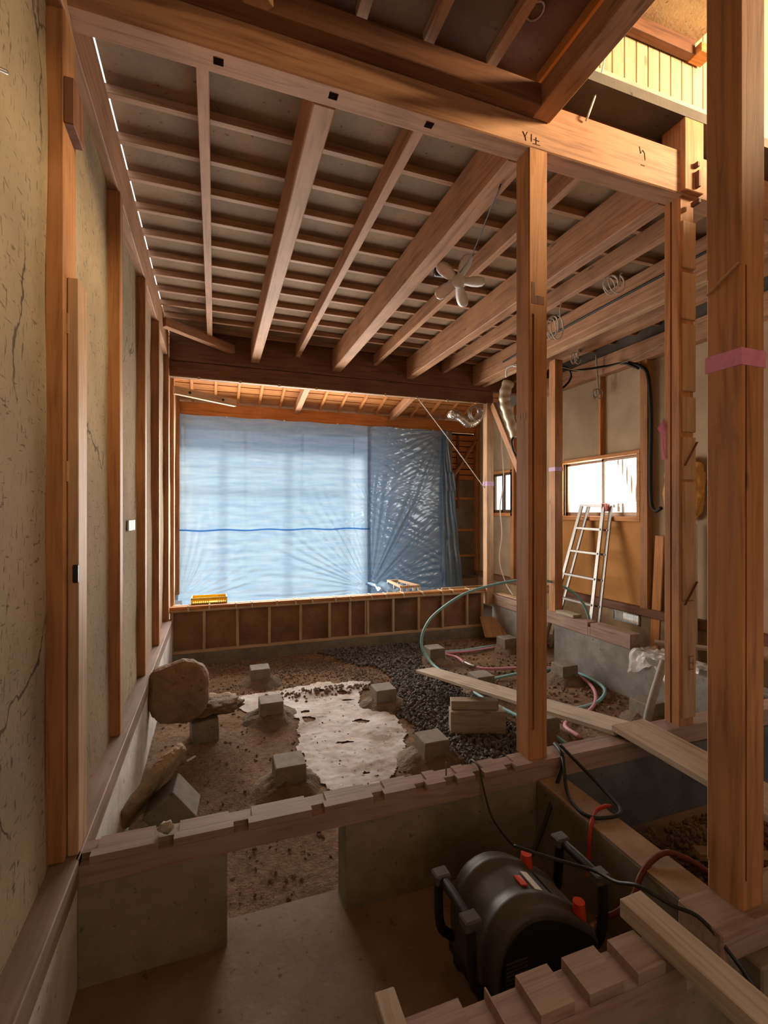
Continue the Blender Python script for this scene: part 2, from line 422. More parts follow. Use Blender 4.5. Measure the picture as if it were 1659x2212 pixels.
# ---- upper room seen through the open floor at the right
pw = B('wall_upper', 1.70, 5.1, 2.44, 2.5, 4.16, 6.3, M_DKBOARD, bev=0); pw['kind'] = 'structure'
x = 1.72
while x < 5.0:
    B('panel_board', x, x + .099, 2.41, 2.44, 4.60, 6.28, wood('panel', 'z'), pw, .004); x += .103
tag(B('wall_rail', 1.70, 5.05, 2.345, 2.43, 4.51, 4.62, wood('grey', 'x'), pw), 'weathered grey-brown horizontal rail')
B('wall_footing', 1.72, 5.05, 2.30, 2.44, 4.06, 4.28, wood('dark', 'x'), pw)
cb = B('ceiling_upper', 1.72, 3.12, .2, 2.39, 5.06, 5.075, M_UPB, bev=0); cb['kind'] = 'structure'
B('ceiling_edge', 1.72, 3.10, 2.34, 2.40, 4.965, 5.06, wood('dark', 'x'), cb)
B('ceiling_bracket', 3.10, 3.22, 2.30, 2.40, 4.96, 5.02, wood('orange', 'x'), cb)

B('floor_upper', 3.6, 5.1, -2.5, 2.10, 4.08, 4.16, wood('dark', 'y'), bev=0)['kind'] = 'structure'
# ---- right wall (x 5.05): boards, studs, two windows, vent
W2 = (4.53, 5.94, 1.775, 2.565); W1 = (7.22, 7.95, 1.82, 2.55)
wr = BB('wall_right', [(5.05, 5.17, 6.02, 7.22, .65, 3.7), (5.05, 5.17, 7.95, 8.55, .65, 3.7), (5.05, 5.17, W1[0], W1[1], .65, W1[2]), (5.05, 5.17, W1[0], W1[1], W1[3], 3.7),
                       (5.05, 5.17, 4.30, 6.02, W2[3] + .02, 3.7), (5.05, 5.17, -2.5, 4.30, .65, 3.7), (5.05, 5.17, W2[1], 6.02, .65, W2[3] + .02), (5.05, 5.17, 4.30, W2[0], .65, W2[3] + .02)], M_PLASTR, bev=0)
wr['kind'] = 'structure'
tag(BB('lower_board', [(5.03, 5.17, 4.47, 6.02, .65, W2[2] - .03)], M_LOWBOARD, wr, .004), 'amber stained lower board')
B('stud', 4.985, 5.06, 5.13, 5.165, 2.62, 3.70, wood('orange', 'z'), wr)
B('stud', 4.96, 5.06, 4.36, 4.47, .65, 3.70, wood('post', 'z'), wr)
B('stud', 4.97, 5.06, 6.02, 6.12, .65, 3.70, wood('post', 'z'), wr)
B('stud', 4.97, 5.06, 7.12, 7.22, .65, 3.70, wood('post', 'z'), wr)
B('stud', 4.97, 5.06, 8.38, 8.5, .4, 3.60, wood('post', 'z'), wr)
B('ground_sill', 4.96, 5.17, 2.2, 8.5, .555, .655, wood('dark', 'y'), wr)
B('wall_plate', 4.92, 5.08, 2.25, 6.44, 3.69, 3.93, wood('beam', 'y'), wr)
BB('foundation_right', [(5.0, 5.17, 4.92, 8.5, -.3, .555), (5.0, 5.17, 2.2, 4.50, -.3, .555), (5.0, 5.17, 4.50, 4.92, -.3, .41), (5.0, 5.17, 4.50, 4.92, .542, .555)], concrete('ochre_concrete', (.40, .27, .14)), bev=0)['kind'] = 'structure'
BB('wall_right_upper', [(5.1, 5.2, -2.5, -.37, 3.7, 6.3), (5.1, 5.2, .77, 2.6, 3.7, 6.3), (5.1, 5.2, -.37, .77, 3.7, 4.42), (5.1, 5.2, -.37, .77, 5.28, 6.3)], M_PLASTR, bev=0)['kind'] = 'structure'
B('wall_right_top', 5.05, 5.17, 2.2, 8.6, 3.7, 4.4, M_DKBOARD, bev=0)['kind'] = 'structure'
gm, nt, b = newmat('window_glass'); tr = nt.nodes.new('ShaderNodeBsdfTransparent'); tr.inputs[0].default_value = (.93, .95, .95, 1)
gl = nt.nodes.new('ShaderNodeBsdfGlossy'); gl.inputs['Roughness'].default_value = .08; mx = nt.nodes.new('ShaderNodeMixShader'); mx.inputs[0].default_value = .08
L(nt, tr.outputs[0], mx.inputs[1]); L(nt, gl.outputs[0], mx.inputs[2]); L(nt, mx.outputs[0], nt.nodes['Material Output'].inputs[0])
def window(name, y0, y1, z0, z1, mid, bars):
    r = bpy.data.objects.new(name, None); col.objects.link(r); r.location = (5.05, y0, z0); r['kind'] = 'structure'
    BB('outer_frame', [(4.97, 5.08, y0 - .05, y1 + .05, z0 - .06, z0), (4.97, 5.08, y0 - .05, y1 + .05, z1, z1 + .045), (4.97, 5.08, y0 - .05, y0, z0, z1), (4.97, 5.08, y1, y1 + .05, z0, z1)], wood('orange', 'y'), r, .004)
    ym = mid
    for (a, b_, dx) in ((y0, ym + .02, .015), (ym - .02, y1, .05)):
        s_ = BB('sash', [(5.05 + dx, 5.075 + dx, a, b_, z0, z0 + .055), (5.05 + dx, 5.075 + dx, a, b_, z1 - .035, z1), (5.05 + dx, 5.075 + dx, a, a + .035, z0, z1), (5.05 + dx, 5.075 + dx, b_ - .035, b_, z0, z1)], M_BROWNF, r, .002)
        B('pane', 5.060 + dx, 5.064 + dx, a + .03, b_ - .03, z0 + .05, z1 - .03, gm, s_, 0)
    for k in range(bars):
        y = y0 + .05 + k * (ym - y0 - .05) / bars
        B('window_bar', 5.185, 5.205, y - .010, y + .010, z0 - .1, z1 + .1, M_BROWNF, r, 0)
    return r
window('window_1', *W2[:2], W2[2], W2[3], 5.17, 8)
window('window_2', *W1[:2], W1[2], W1[3], 7.6, 0)
v = bpy.data.objects.new('window_3', None); col.objects.link(v); v.location = (5.05, 4.5, .41); v['kind'] = 'structure'
BB('vent_frame', [(4.985, 5.03, 4.50, 4.92, .41, .425), (4.985, 5.03, 4.50, 4.92, .53, .545), (4.985, 5.03, 4.50, 4.515, .41, .545), (4.985, 5.03, 4.905, 4.92, .41, .545)], M_ALU, v, .002)
for k in range(20): B('vent_bar', 4.995, 5.003, 4.525 + k * .0195, 4.531 + k * .0195, .425, .53, M_ALU, v, 0)

# ---- bay at the back (y 6.44 .. 8.5): floor, back wall with a wide glazed opening, sloping eave roof
B('floor_bay', -.6, 5.05, 6.58, 8.55, -.2, .02, M_DKBOARD, bev=0)['kind'] = 'structure'
wb = BB('wall_back', [(-.70, -.52, 8.45, 8.6, -.2, 3.42), (2.98, 4.42, 9.15, 9.3, -.2, 3.42), (4.38, 4.46, 8.45, 9.4, -.2, 3.42), (-.70, 2.7, 8.45, 8.6, -.2, .22)], concrete('porch_board', (.36, .34, .31), 3, .8), bev=0); wb['kind'] = 'structure'  # right piece unseen, set back and cut to shape light on the tarpaulin
tag(B('lower_sheet', 4.42, 5.05, 8.47, 8.6, .5, 2.47, concrete('grey_sheet', (.25, .23, .19), 4, .6), wb, .003), 'grey sheet below the boards')
B('foot_board', 4.42, 5.05, 8.40, 8.6, .02, .5, M_PLASTR, wb, .003)
for k in range(8): B('siding_board', 4.40, 5.06, 8.49, 8.52, 2.475 + k * .115, 2.475 + k * .115 + .098, wood('orange', 'x'), wb, .003)
tag(B('backing_sheet', 4.40, 5.06, 8.53, 8.58, 2.46, 3.42, simple('black_backing', (.02, .018, .016), .9), wb, 0), 'black sheet behind the boards')  # plain black sheet showing through the gaps between the boards
for z in (2.08, 1.45, .93): B('nailer', 4.42, 5.02, 8.45, 8.475, z, z + .05, wood('orange', 'x'), wb)
B('stud_slot', 4.57, 4.615, 8.44, 8.47, 1.9, 3.38, wood('dark', 'z'), wb)
bar('brace', (4.42, 8.43, 2.45), (5.0, 8.43, 3.30), .04, .10, 'beam', wb, up=(0, 1, 0))
B('head_beam', -.60, 5.05, 8.40, 8.52, 3.43, 3.64, wood('orange', 'x'), wb)
dd = bpy.data.objects.new('door_1', None); col.objects.link(dd); dd.location = (1.1, 9.36, .22); dd['kind'] = 'structure'
for (a, b_) in ((-.52, .55), (.55, 1.63), (1.63, 2.70)):
    Yd = 9.36
    s_ = BB('sash', [(a, b_, Yd, Yd + .03, .22, .30), (a, b_, Yd, Yd + .03, 2.64, 2.69), (a, a + .025, Yd, Yd + .03, .22, 3.42), (b_ - .025, b_, Yd, Yd + .03, .22, 3.42), (a, b_, Yd, Yd + .03, 3.36, 3.42)], M_BROWNF, dd, .002)
    B('pane', a + .02, b_ - .02, Yd + .012, Yd + .016, .33, 3.36, gm, s_, 0)
def rz(y): return 3.667 + (8.4 - y) * .30
bm = bmesh.new()
for (ya, yb) in ((6.40, 9.5),):
    for zz in (0, .03):
        pass
    vs_ = [bm.verts.new(p) for p in ((-.75, ya, rz(ya) + .062), (5.3, ya, rz(ya) + .062), (5.3, yb, rz(yb) + .062), (-.75, yb, rz(yb) + .062),
                                     (-.75, ya, rz(ya) + .095), (5.3, ya, rz(ya) + .095), (5.3, yb, rz(yb) + .095), (-.75, yb, rz(yb) + .095))]
    for f_ in ((0, 3, 2, 1), (4, 5, 6, 7), (0, 1, 5, 4), (1, 2, 6, 5), (2, 3, 7, 6), (3, 0, 4, 7)): bm.faces.new([vs_[i] for i in f_])
cbay = from_bm('ceiling_bay', bm, wood('orange', 'x')); cbay['kind'] = 'structure'
y = 6.62
while y < 8.35:
    bar('roof_board', (-.62, y, rz(y) + .052), (5.05, y, rz(y) + .052), .165, .014, 'orange', cbay, up=(0, .3, 1), bev=.002); y += .18
for k in range(15):
    x = -.333 + .3525 * k
    bar('rafter', (x, 6.50, rz(6.50) + .02), (x, 8.43, rz(8.43) + .02), .042, .05, 'orange', cbay)

# ---- left edge strip of daylight: the outside wall head stays open above the plate
# ================================================================== BEAMS AND POSTS
fb = T('beam', 'big front beam spanning the room overhead, resting on the notched and the plain post', 'beam', (2.2, 2.19, 3.79))
B('timber', -.60, 5.05, 2.13, 2.25, 3.79, 4.055, wood('beam', 'x'), fb, .006)
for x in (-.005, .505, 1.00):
    tag(B('mortise', x, x + .042, 2.165, 2.20, 3.7885, 3.795, M_HOLE_SHADE, fb, 0), 'dark square plate painted as the shade in a soffit mortise')  # flat plates, the shade inside the holes put into their colour
bm = bmesh.new()
for s_ in (((1.545, 3.86), (1.56, 3.835)), ((1.575, 3.865), (1.56, 3.835), (1.565, 3.815)), ((1.60, 3.86), (1.60, 3.82)), ((1.63, 3.85), (1.63, 3.815)), ((1.615, 3.835), (1.65, 3.832)), ((1.61, 3.812), (1.655, 3.812)),
           ((2.36, 3.99), (2.37, 3.95), (2.385, 3.975), (2.40, 3.96), (2.405, 3.92)), ((2.37, 3.885), (2.40, 3.885))):
    tube_bm(bm, [Vector((px_, 2.1285, pz_)) for px_, pz_ in s_], .0016, 4)
tag(from_bm('carpenter_mark', bm, M_GRAFF, fb), 'pencilled carpenter marks')
tag(B('beam', -.53, 1.60, 2.045, 2.128, 3.944, 4.062, wood('dark', 'x')), 'smaller dark beam fixed along the upper front face of the big beam', 'beam')
tag(B('beam', 1.60, 1.715, -2.5, 2.128, 3.944, 4.07, wood('beam', 'y')), 'beam running from the front beam back over the camera towards the top right', 'beam')
tag(bar('corner_brace', (.20, 2.06, 3.99), (-.56, 1.36, 3.99), .10, .09, 'beam'), 'short slanting corner brace at the top edge left of centre', 'brace')
# ceiling beams running away from the front beam
for lab, x0, x1 in (('heavy ceiling beam first from the left wall, pale with knots', .445, .555), ('heavy ceiling beam behind the middle post, second from the left wall', 1.535, 1.663),
                    ('heavy ceiling beam third from the left wall, reaching the notched post', 2.65, 2.765), ('heavy ceiling beam fourth from the left, above the corner post of the bay', 3.75, 3.88)):
    tag(B('ceiling_beam', x0, x1, 2.25, 6.44, 3.79, 4.08, wood('beam', 'y'), bev=.006), lab, 'beam', 'heavy ceiling beams')
for lab, x0, x1, z0 in (('thin ceiling batten nearest the left wall', -.085, -.025, 3.965), ('slim ceiling beam between the first and second heavy beams', 1.03, 1.09, 3.93),
                        ('slim ceiling beam between the second and third heavy beams', 2.135, 2.195, 3.93), ('slim ceiling beam between the third and fourth heavy beams', 3.22, 3.285, 3.93),
                        ('slim ceiling beam over the passage beside the windows', 4.46, 4.56, 3.90)):
    tag(B('ceiling_batten', x0, x1, 2.25, 6.44, z0, 4.08, wood('beam', 'y'), bev=.003), lab, 'beam', 'slim ceiling beams')
tag(B('ceiling_batten', 3.905, 3.965, 2.25, 6.42, 3.775, 3.83, wood('pale', 'y'), bev=.003), 'pale lath fixed alongside the fourth heavy ceiling beam', 'batten')
bb = T('beam', 'dark double beam across the back of the room above the tarpaulin bay', 'beam', (1.8, 6.5, 3.53))
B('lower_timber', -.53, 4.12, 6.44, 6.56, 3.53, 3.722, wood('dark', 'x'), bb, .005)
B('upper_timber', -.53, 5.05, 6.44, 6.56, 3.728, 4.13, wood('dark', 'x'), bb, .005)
tag(B('edge_strip', -.525, 4.05, 6.432, 6.462, 3.517, 3.531, wood('batten', 'x'), bb, .002), 'pale strip along the lower edge')
for k in range(9):
    B('clip', -.2 + k * .5, -.17 + k * .5, 6.425, 6.46, 3.508, 3.54, wood('batten', 'x'), bb, .002)
tag(bar('corner_brace', (-.53, 5.75, 3.93), (.22, 6.43, 3.93), .09, .10, 'beam'), 'short corner brace under the joists at the far left ceiling corner', 'brace')
cb2 = bar('corner_brace', (-.49, 6.64, 3.40), (.28, 7.15, 3.40), .06, .10, 'batten'); tag(cb2, 'pale corner brace with two bolt holes under the bay roof', 'brace')
for q in (-.26, .24):
    bm = bmesh.new(); bmesh.ops.create_cone(bm, cap_ends=True, segments=12, radius1=.018, radius2=.018, depth=.012, matrix=Matrix.Translation((.0305, q, 0)) @ Matrix.Rotation(R(90), 4, 'Y'))
    o = from_bm('bolt_hole_shade', bm, M_BLACK); o.parent = cb2  # solid black disc, the shade in a bolt hole put into its colour
for lab, x in (('thick sloping bay rafter above the middle of the tarpaulin', 1.36), ('thick sloping bay rafter above the right part of the tarpaulin', 3.145)):
    tag(bar('bay_rafter', (x, 6.57, 3.94), (x, 8.40, 3.625), .09, .13, 'beam'), lab, 'beam', 'thick bay rafters')

# middle post
p = T('post', 'square timber post in the middle with an L-shaped notch near its top', 'post', (1.646, 2.19, S))
bm = bmesh.new()
extrude_profile(bm, post_profile(1.586, 1.706, 2.132, 2.25), S, .66)
extrude_profile(bm, post_profile(1.586, 1.706, 2.132, 2.25, front=1.605), .66, 2.90)
extrude_profile(bm, post_profile(1.586, 1.706, 2.132, 2.25), 2.90, 3.79)
from_bm('timber', bm, wood('post', 'z'), p)
tag(BB('notch', [(1.602, 1.622, 2.1305, 2.14, 2.955, 3.07), (1.622, 1.682, 2.1305, 2.14, 2.955, 3.0)], wood('dark', 'z'), p, 0), 'dark strips painted as the shade in an L-shaped notch')  # timber is not cut here; the recess shade is painted as dark strips
tag(BB('nail_mark', [(1.585, 1.588, 2.16 + k * .024, 2.176 + k * .024, 2.34 + .01 * (k % 2), 2.375) for k in range(4)], wood('pale', 'z'), p, 0), 'torn pale fibres')
# second post, with stepped notches
p = T('post', 'notched timber post right of centre, with stepped cuts down its front', 'post', (2.775, 2.2, S))
bm = bmesh.new(); X0, X1, Y0, Y1 = 2.712, 2.832, 2.150, 2.26
extrude_profile(bm, post_profile(X0, X1, Y0, Y1, left=2.205, gw=.012), S, 3.80)
from_bm('timber', bm, wood('post', 'z'), p)
pads = [(S + .05, 1.28), (1.285, 2.02), (2.035, 2.30), (2.33, 2.55), (2.585, 3.00), (3.03, 3.32), (3.35, 3.64)]
for k, (z0, z1) in enumerate(pads): B('front_step', X0 + .012, X1 + .004, Y0 - .012, Y0 + .004, z0, z1, wood('pale', 'z'), p, .004)
B('head', X0 - .02, X1 + .02, 2.10, 2.262, 3.80, 4.24, wood('post', 'z'), p)
for (x, z, a, h) in ((2.765, 3.94, .022, .03), (2.775, 3.82, .022, .10), (2.775, 3.72, .022, .028)): B('peg', x, x + a, 2.075, 2.13, z, z + h, wood('dark', 'z'), p, .003)
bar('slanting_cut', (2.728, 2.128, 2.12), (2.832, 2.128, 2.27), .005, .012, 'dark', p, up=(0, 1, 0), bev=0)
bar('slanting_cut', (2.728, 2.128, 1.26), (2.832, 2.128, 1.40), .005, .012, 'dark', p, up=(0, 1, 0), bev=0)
bm = bmesh.new()
for s_ in (((2.76, .94), (2.80, .94)), ((2.76, .86), (2.80, .86)), ((2.762, .94), (2.762, .86)), ((2.765, .90), (2.795, .90)), ((2.795, .92), (2.795, .88))):
    tube_bm(bm, [Vector((a, 2.1265, c)) for a, c in s_], .002, 4)
tag(from_bm('carpenter_mark', bm, M_GRAFF, p), 'pencilled character')
bm = bmesh.new(); vs_ = [bm.verts.new(q) for q in ((2.706, 2.250, 2.44), (2.704, 2.268, 2.41), (2.700, 2.300, 2.375), (2.700, 2.275, 2.34), (2.704, 2.272, 2.17), (2.707, 2.248, 2.17), (2.707, 2.244, 2.34))]
bm.faces.new(vs_); bmesh.ops.solidify(bm, geom=bm.faces[:], thickness=.003)
fl = from_bm('tape_flag', bm, M_PINKT); tag(fl, 'torn pink tape flag stuck on the notched post', 'tape')
# right foreground post
p = T('post', 'thick timber post in the right foreground banded with pink tape', 'post', (1.708, 1.146, S))
bm = bmesh.new()
extrude_profile(bm, post_profile(1.648, 1.766, 1.086, 1.206, .012), S, .60)
extrude_profile(bm, post_profile(1.648, 1.766, 1.086, 1.206, .007, front=1.668, gw=.008, gd=.008), .60, 2.66)
extrude_profile(bm, post_profile(1.648, 1.766, 1.086, 1.206, .004), 2.66, 6.3)
from_bm('timber', bm, wood('post', 'z'), p)
tag(BB('tape_band', [(1.6455, 1.7685, 1.0835, 1.2085, 2.325, 2.382)], M_PINKT, p, .001), 'pink tape band')
tag(bar('groove_mark', (1.6475, 1.20, 2.60), (1.6475, 1.09, 2.665), .004, .018, 'pale', p, up=(1, 0, 0), bev=0), 'pale scraped line')
# left posts
p = T('post', 'timber post at the near left against the straw plaster', 'post', (-.56, 2.18, S))
B('timber', -.60, -.5365, 2.10, 2.262, S, 4.06, wood('post', 'z'), p, .005)
tag(B('tenon_block', -.54, -.503, 2.10, 2.245, 3.31, 3.49, wood('dark', 'z'), p), 'dark square block')
for (q0, q1, q2) in ((2.13, 2.15, 2.52), (2.12, 2.135, 1.95)): B('wood_shim', -.5366, -.529, q0, q1, q2, q2 + .08, wood('pale', 'z'), p, .001)
p = T('post', 'shorter pale-edged timber fixed beside the near left post', 'post', (-.515, 2.2, S))
bm = bmesh.new(); bm_box(bm, -.535, -.497, 2.132, 2.262, S, 2.74); bevel(bm, .003); from_bm('timber', bm, wood('pale', 'z'), p)
tag(B('switch_box', -.515, -.497, 2.123, 2.14, 1.56, 1.63, M_BLACK, p, .003), 'black metal bracket')
# back corner post and its brace, post with lilac tape
p = T('post', 'slim post at the right corner of the bay with a lilac tape band', 'post', (4.05, 6.45, .4))
B('timber', 3.985, 4.10, 6.40, 6.52, .4, 3.53, wood('pale', 'z'), p)
tag(B('tape_band', 3.982, 4.103, 6.397, 6.523, 2.24, 2.31, M_LILAC, p, .001), 'lilac tape band')
p = T('post', 'dark-sided post on the side sill with a lilac tape band', 'post', (4.16, 5.03, .55))
B('timber', 4.095, 4.215, 4.97, 5.09, .552, 3.79, wood('post', 'z'), p)
tag(B('tape_band', 4.092, 4.218, 4.967, 5.093, 2.36, 2.41, M_LILAC, p, .001), 'lilac tape band')
tag(bar('slanting_brace', (4.06, 6.36, 3.50), (4.10, 5.40, 1.90), .05, .10, 'beam'), 'slanting brace from the bay corner post down behind the middle post', 'brace')

# ================================================================== SILLS
def notched(name, lab, x0, x1, y0, y1, zb, zt, cuts, depth, tone, front=None):
    boxes = [(x0, x1, y0, y1, zb, zt - depth)]
    yf = y0 + front if front else y1
    edges = [x0] + [e for c in cuts for e in c] + [x1]
    for a, b_ in zip(edges[::2], edges[1::2]): boxes.append((a, b_, y0, yf, zt - depth - .001, zt))
    if front:
        boxes.append((x0, x1, yf, y1, zt - depth - .001, zt - .009))
        edges = [x0] + [e for c in cuts for e in (c[0] - .018, c[1] + .018)] + [x1]
        for a, b_ in zip(edges[::2], edges[1::2]): 
            if b_ > a: boxes.append((a, b_, yf, y1, zt - .010, zt))
    return tag(BB(name, boxes, wood(tone, 'x'), None, 0), lab, 'sill')
notched('ground_sill', 'long ground sill with shallow notches crossing the room in front of the earth floor', -.50, 2.45, 2.105, 2.222, .398, S,
        [(-.49, -.455), (-.215, -.157), (.076, .137), (.411, .468), (.70, .755), (.917, .976), (1.078, 1.143), (1.242, 1.296), (1.43, 1.485)], .03, 'sill', .045)
tag(B('ground_sill', 2.46, 4.10, 2.14, 2.27, .398, S, wood('sill', 'x')), 'ground sill under the notched post, right of the crossing plank', 'sill')
notched('ground_sill', 'deeply notched sill in the near foreground below the compressor', .20, 1.34, 1.04, 1.156, .36, S,
        [(.355, .42), (.627, .71), (.715, .812), (.922, .974), (1.095, 1.149), (1.255, 1.30)], .034, 'sill')
tag(B('ground_sill', 1.50, 4.0, 1.045, 1.198, .402, S, wood('sill', 'x'), bev=.006), 'sill carrying the right foreground post', 'sill')
tag(B('foundation_block', .15, 4.0, 1.06, 1.16, 0, .36, M_CONC, bev=.005), 'low concrete wall under the near notched sill', 'foundation')
tag(BB('ground_sill', [(4.085, 4.235, 3.80, 4.36, .40, .552), (4.085, 4.235, 4.40, 6.44, .40, .552), (4.085, 4.235, 4.36, 4.40, .40, .50)], wood('sill', 'y')), 'sill on the side foundation below the windows', 'sill')
tag(B('wood_offcut', 4.07, 4.20, 4.62, 4.94, .553, .59, wood('grey', 'y')), 'flat wood offcut on the side sill beside the taped post', 'offcut')
# ================================================================== BAY FRONT: knee wall
k = T('knee_wall', 'low stud partition with dark plywood panels in front of the blue tarpaulin', 'partition', (1.7, 6.5, .05))
B('bottom_rail', -.53, 3.98, 6.44, 6.50, .052, .088, wood('batten', 'x'), k)
xs = [-.505, -.125, .28, .685, 1.10, 1.50, 1.795, 2.058, 2.446, 2.849, 3.245, 3.664, 3.93]
for x in xs: B('stud', x - .018, x + .018, 6.44, 6.48, .088, .575, wood('batten', 'z'), k)
B('stud', 2.012, 2.032, 6.44, 6.47, .088, .575, wood('batten', 'z'), k)
B('top_rail', -.53, 3.98, 6.435, 6.48, .575, .605, wood('batten', 'x'), k)
for a, b_ in zip(xs, xs[1:]): tag(B('plywood_panel', a - .01, b_ + .01, 6.482, 6.495, .07, .60, M_PLYD, k, 0), 'stained dark plywood panel')
for a, b_, y0, z0 in ((-.53, 1.25, 6.45, .606), (1.26, 2.9, 6.45, .606), (2.91, 4.0, 6.45, .606), (-.50, 3.9, 6.54, .606)):
    B('top_plate', a, b_, y0, y0 + .07, z0, z0 + .036, wood('orange' if y0 < 6.5 else 'batten', 'x'), k)
for i in range(16):
    x = -.3 + i * .268 + random.uniform(-.06, .06)
    B('plaster_tie', x, x + .02, 6.428, 6.60, .58, .652, simple('dry_plaster', (.62, .52, .38), .9), k, .004)
bx = T('box_frame', 'small white-edged box frame standing behind the low partition', 'frame', (2.85, 7.1, .02))
for (a, b_) in (((2.70, 7.35), (2.86, 7.28)), ((2.86, 7.28), (2.95, 6.66)), ((2.70, 7.35), (2.66, 6.66)), ((2.66, 6.66), (2.95, 6.66))):
    bar('rail', (*a, .70), (*b_, .70), .045, .035, 'batten', bx)
    bar('foot_rail', (*a, .06), (*b_, .06), .04, .035, 'batten', bx)
for q in ((2.70, 7.35), (2.86, 7.28), (2.90, 7.0), (2.93, 6.82), (2.95, 6.66), (2.66, 6.66), (2.68, 7.0)): bar('upright', (*q, .02), (*q, .69), .03, .04, M_WHITE, bx)
cr = T('crate', 'shallow yellow plastic crate on the low partition', 'crate', (-.06, 6.60, .645))
BB('tray', [(-.285, .155, 6.56, 6.80, .645, .655), (-.285, .155, 6.56, 6.572, .645, .662), (-.285, .155, 6.56, 6.572, .70, .725), (-.285, .155, 6.788, 6.80, .645, .725), (-.285, -.273, 6.56, 6.80, .645, .725), (.143, .155, 6.56, 6.80, .645, .725)], M_YEL, cr, .003)
for i in range(18):
    if i in (9, 10, 11, 12): continue
    B('grid_bar', -.27 + i * .024, -.262 + i * .024, 6.561, 6.570, .66, .702, M_YEL, cr, 0)

# ================================================================== TARPAULIN
m, nt, b = newmat('blue_tarpaulin')
v = coords(nt, (1, 1, 1), rnd=False)
wv = tex_noise(nt, coords(nt, (1.2, 1, 9), rnd=False), 2.2, 4)
tint = ramp(nt, wv, [(.35, (.36, .57, .87)), (.62, (.50, .70, .94))])
di = nt.nodes.new('ShaderNodeBsdfDiffuse'); di.inputs[0].default_value = (.22, .38, .55, 1)
tl = nt.nodes.new('ShaderNodeBsdfTranslucent'); L(nt, tint, tl.inputs[0])
go = nt.nodes.new('ShaderNodeBsdfGlossy'); go.inputs['Roughness'].default_value = .24; go.inputs[0].default_value = (.75, .85, .95, 1)
tp = nt.nodes.new('ShaderNodeBsdfTransparent'); tp.inputs[0].default_value = (.62, .80, 1, 1)
a1 = nt.nodes.new('ShaderNodeMixShader'); a1.inputs[0].default_value = .62; L(nt, di.outputs[0], a1.inputs[1]); L(nt, tl.outputs[0], a1.inputs[2])
a2 = nt.nodes.new('ShaderNodeMixShader'); a2.inputs[0].default_value = .18; L(nt, a1.outputs[0], a2.inputs[1]); L(nt, go.outputs[0], a2.inputs[2])
a3 = nt.nodes.new('ShaderNodeMixShader'); a3.inputs[0].default_value = .04; L(nt, a2.outputs[0], a3.inputs[1]); L(nt, tp.outputs[0], a3.inputs[2])
L(nt, a3.outputs[0], nt.nodes['Material Output'].inputs[0]); M_TARP = m
M_HEM, nt, b = newmat('tarp_hem'); t1 = nt.nodes.new('ShaderNodeBsdfTranslucent'); t1.inputs[0].default_value = (.14, .38, .85, 1); t2 = nt.nodes.new('ShaderNodeBsdfDiffuse'); t2.inputs[0].default_value = (.10, .30, .70, 1)
t3 = nt.nodes.new('ShaderNodeMixShader'); t3.inputs[0].default_value = .7; L(nt, t2.outputs[0], t3.inputs[1]); L(nt, t1.outputs[0], t3.inputs[2]); L(nt, t3.outputs[0], nt.nodes['Material Output'].inputs[0])
def crease(x, z, px_, pz_, n, amp, rmax, seed):
    dx, dz = x - px_, z - pz_; r = math.hypot(dx, dz)
    if r > rmax or r < .02: return 0
    a = math.atan2(dz, dx)
    q = noise.noise(Vector((a * 3, r * .8, seed)))
    s_ = math.sin(a * n + q * 5) * max(0, noise.noise(Vector((a * 6, seed, 2.0))) + .45)
    return amp * s_ * min(1, r / .25) * (1 - r / rmax)
def tarp_y(x, z):
    d = .030 * noise.noise(Vector((x * .9, z * .7, 3)))
    d += crease(x, z, 2.70, .42, 60, .034, 2.5, 1) + crease(x, z, -.55, .36, 40, .026, 1.9, 2) + crease(x, z, 2.72, 1.85, 30, .012, 1.0, 5) + crease(x, z, 4.2, 3.42, 34, .018, 1.6, 3)
    if x > 2.68:
        q = noise.noise(Vector((x * 2.2, z * 2.2, 9)))
        d += .009 * math.sin((z * 42 + x * 15) + q * 5) * (.15 + 1.4 * abs(noise.noise(Vector((x * 1.3, z * 1.7, 4)))))
        d += .0022 * math.sin((z * 95 - x * 40) + q * 9)
    else:
        d += .004 * math.sin(z * 40 + 4 * noise.noise(Vector((x * 1.2, z * 5, 7)))) + .003 * noise.noise(Vector((x * 14, z * 5, 1)))
    return 8.36 - .02 * (x > 2.68) - abs(d) * .3 - d
def cloth(name, x0, x1, z0, z1, step, fy, mat, parent, edge=None):
    nx, nz = int((x1 - x0) / step) + 1, int((z1 - z0) / step) + 1
    V, Fs = [], []
    for j in range(nz + 1):
        t = j / nz; z = z0 + (z1 - z0) * t
        a, b_ = (x0, x1) if edge is None else edge(z)
        for i in range(nx + 1):
            x = a + (b_ - a) * i / nx; y_, dz = fy(x, z, i / nx) if edge else (fy(x, z), 0)
            sag = .018 * math.sin((x + .56) * 4.4) ** 2 * max(0, (z - z1 + .5) / .5) if edge is None else 0
            V.append((x, y_, z + dz - sag))
    for j in range(nz):
        for i in range(nx): q = j * (nx + 1) + i; Fs.append((q, q + 1, q + nx + 2, q + nx + 1))
    me = bpy.data.meshes.new(name); me.from_pydata(V, [], Fs); me.materials.append(mat)
    for p_ in me.polygons: p_.use_smooth = True
    o = bpy.data.objects.new(name, me); link(o, parent)
    o.location = -parent.location
    return o
tp_ = T('tarpaulin', 'crinkled translucent blue tarpaulin hung across the glazed back opening', 'tarpaulin', (1.8, 8.36, .3))
cloth('sheet', -.56, 2.72, .15, 3.43, .017, tarp_y, M_TARP, tp_)
tag(cloth('overlapped_sheet', 2.66, 4.18, .30, 3.43, .017, tarp_y, M_TARP, tp_), 'darker blue sheet in front of solid wall')
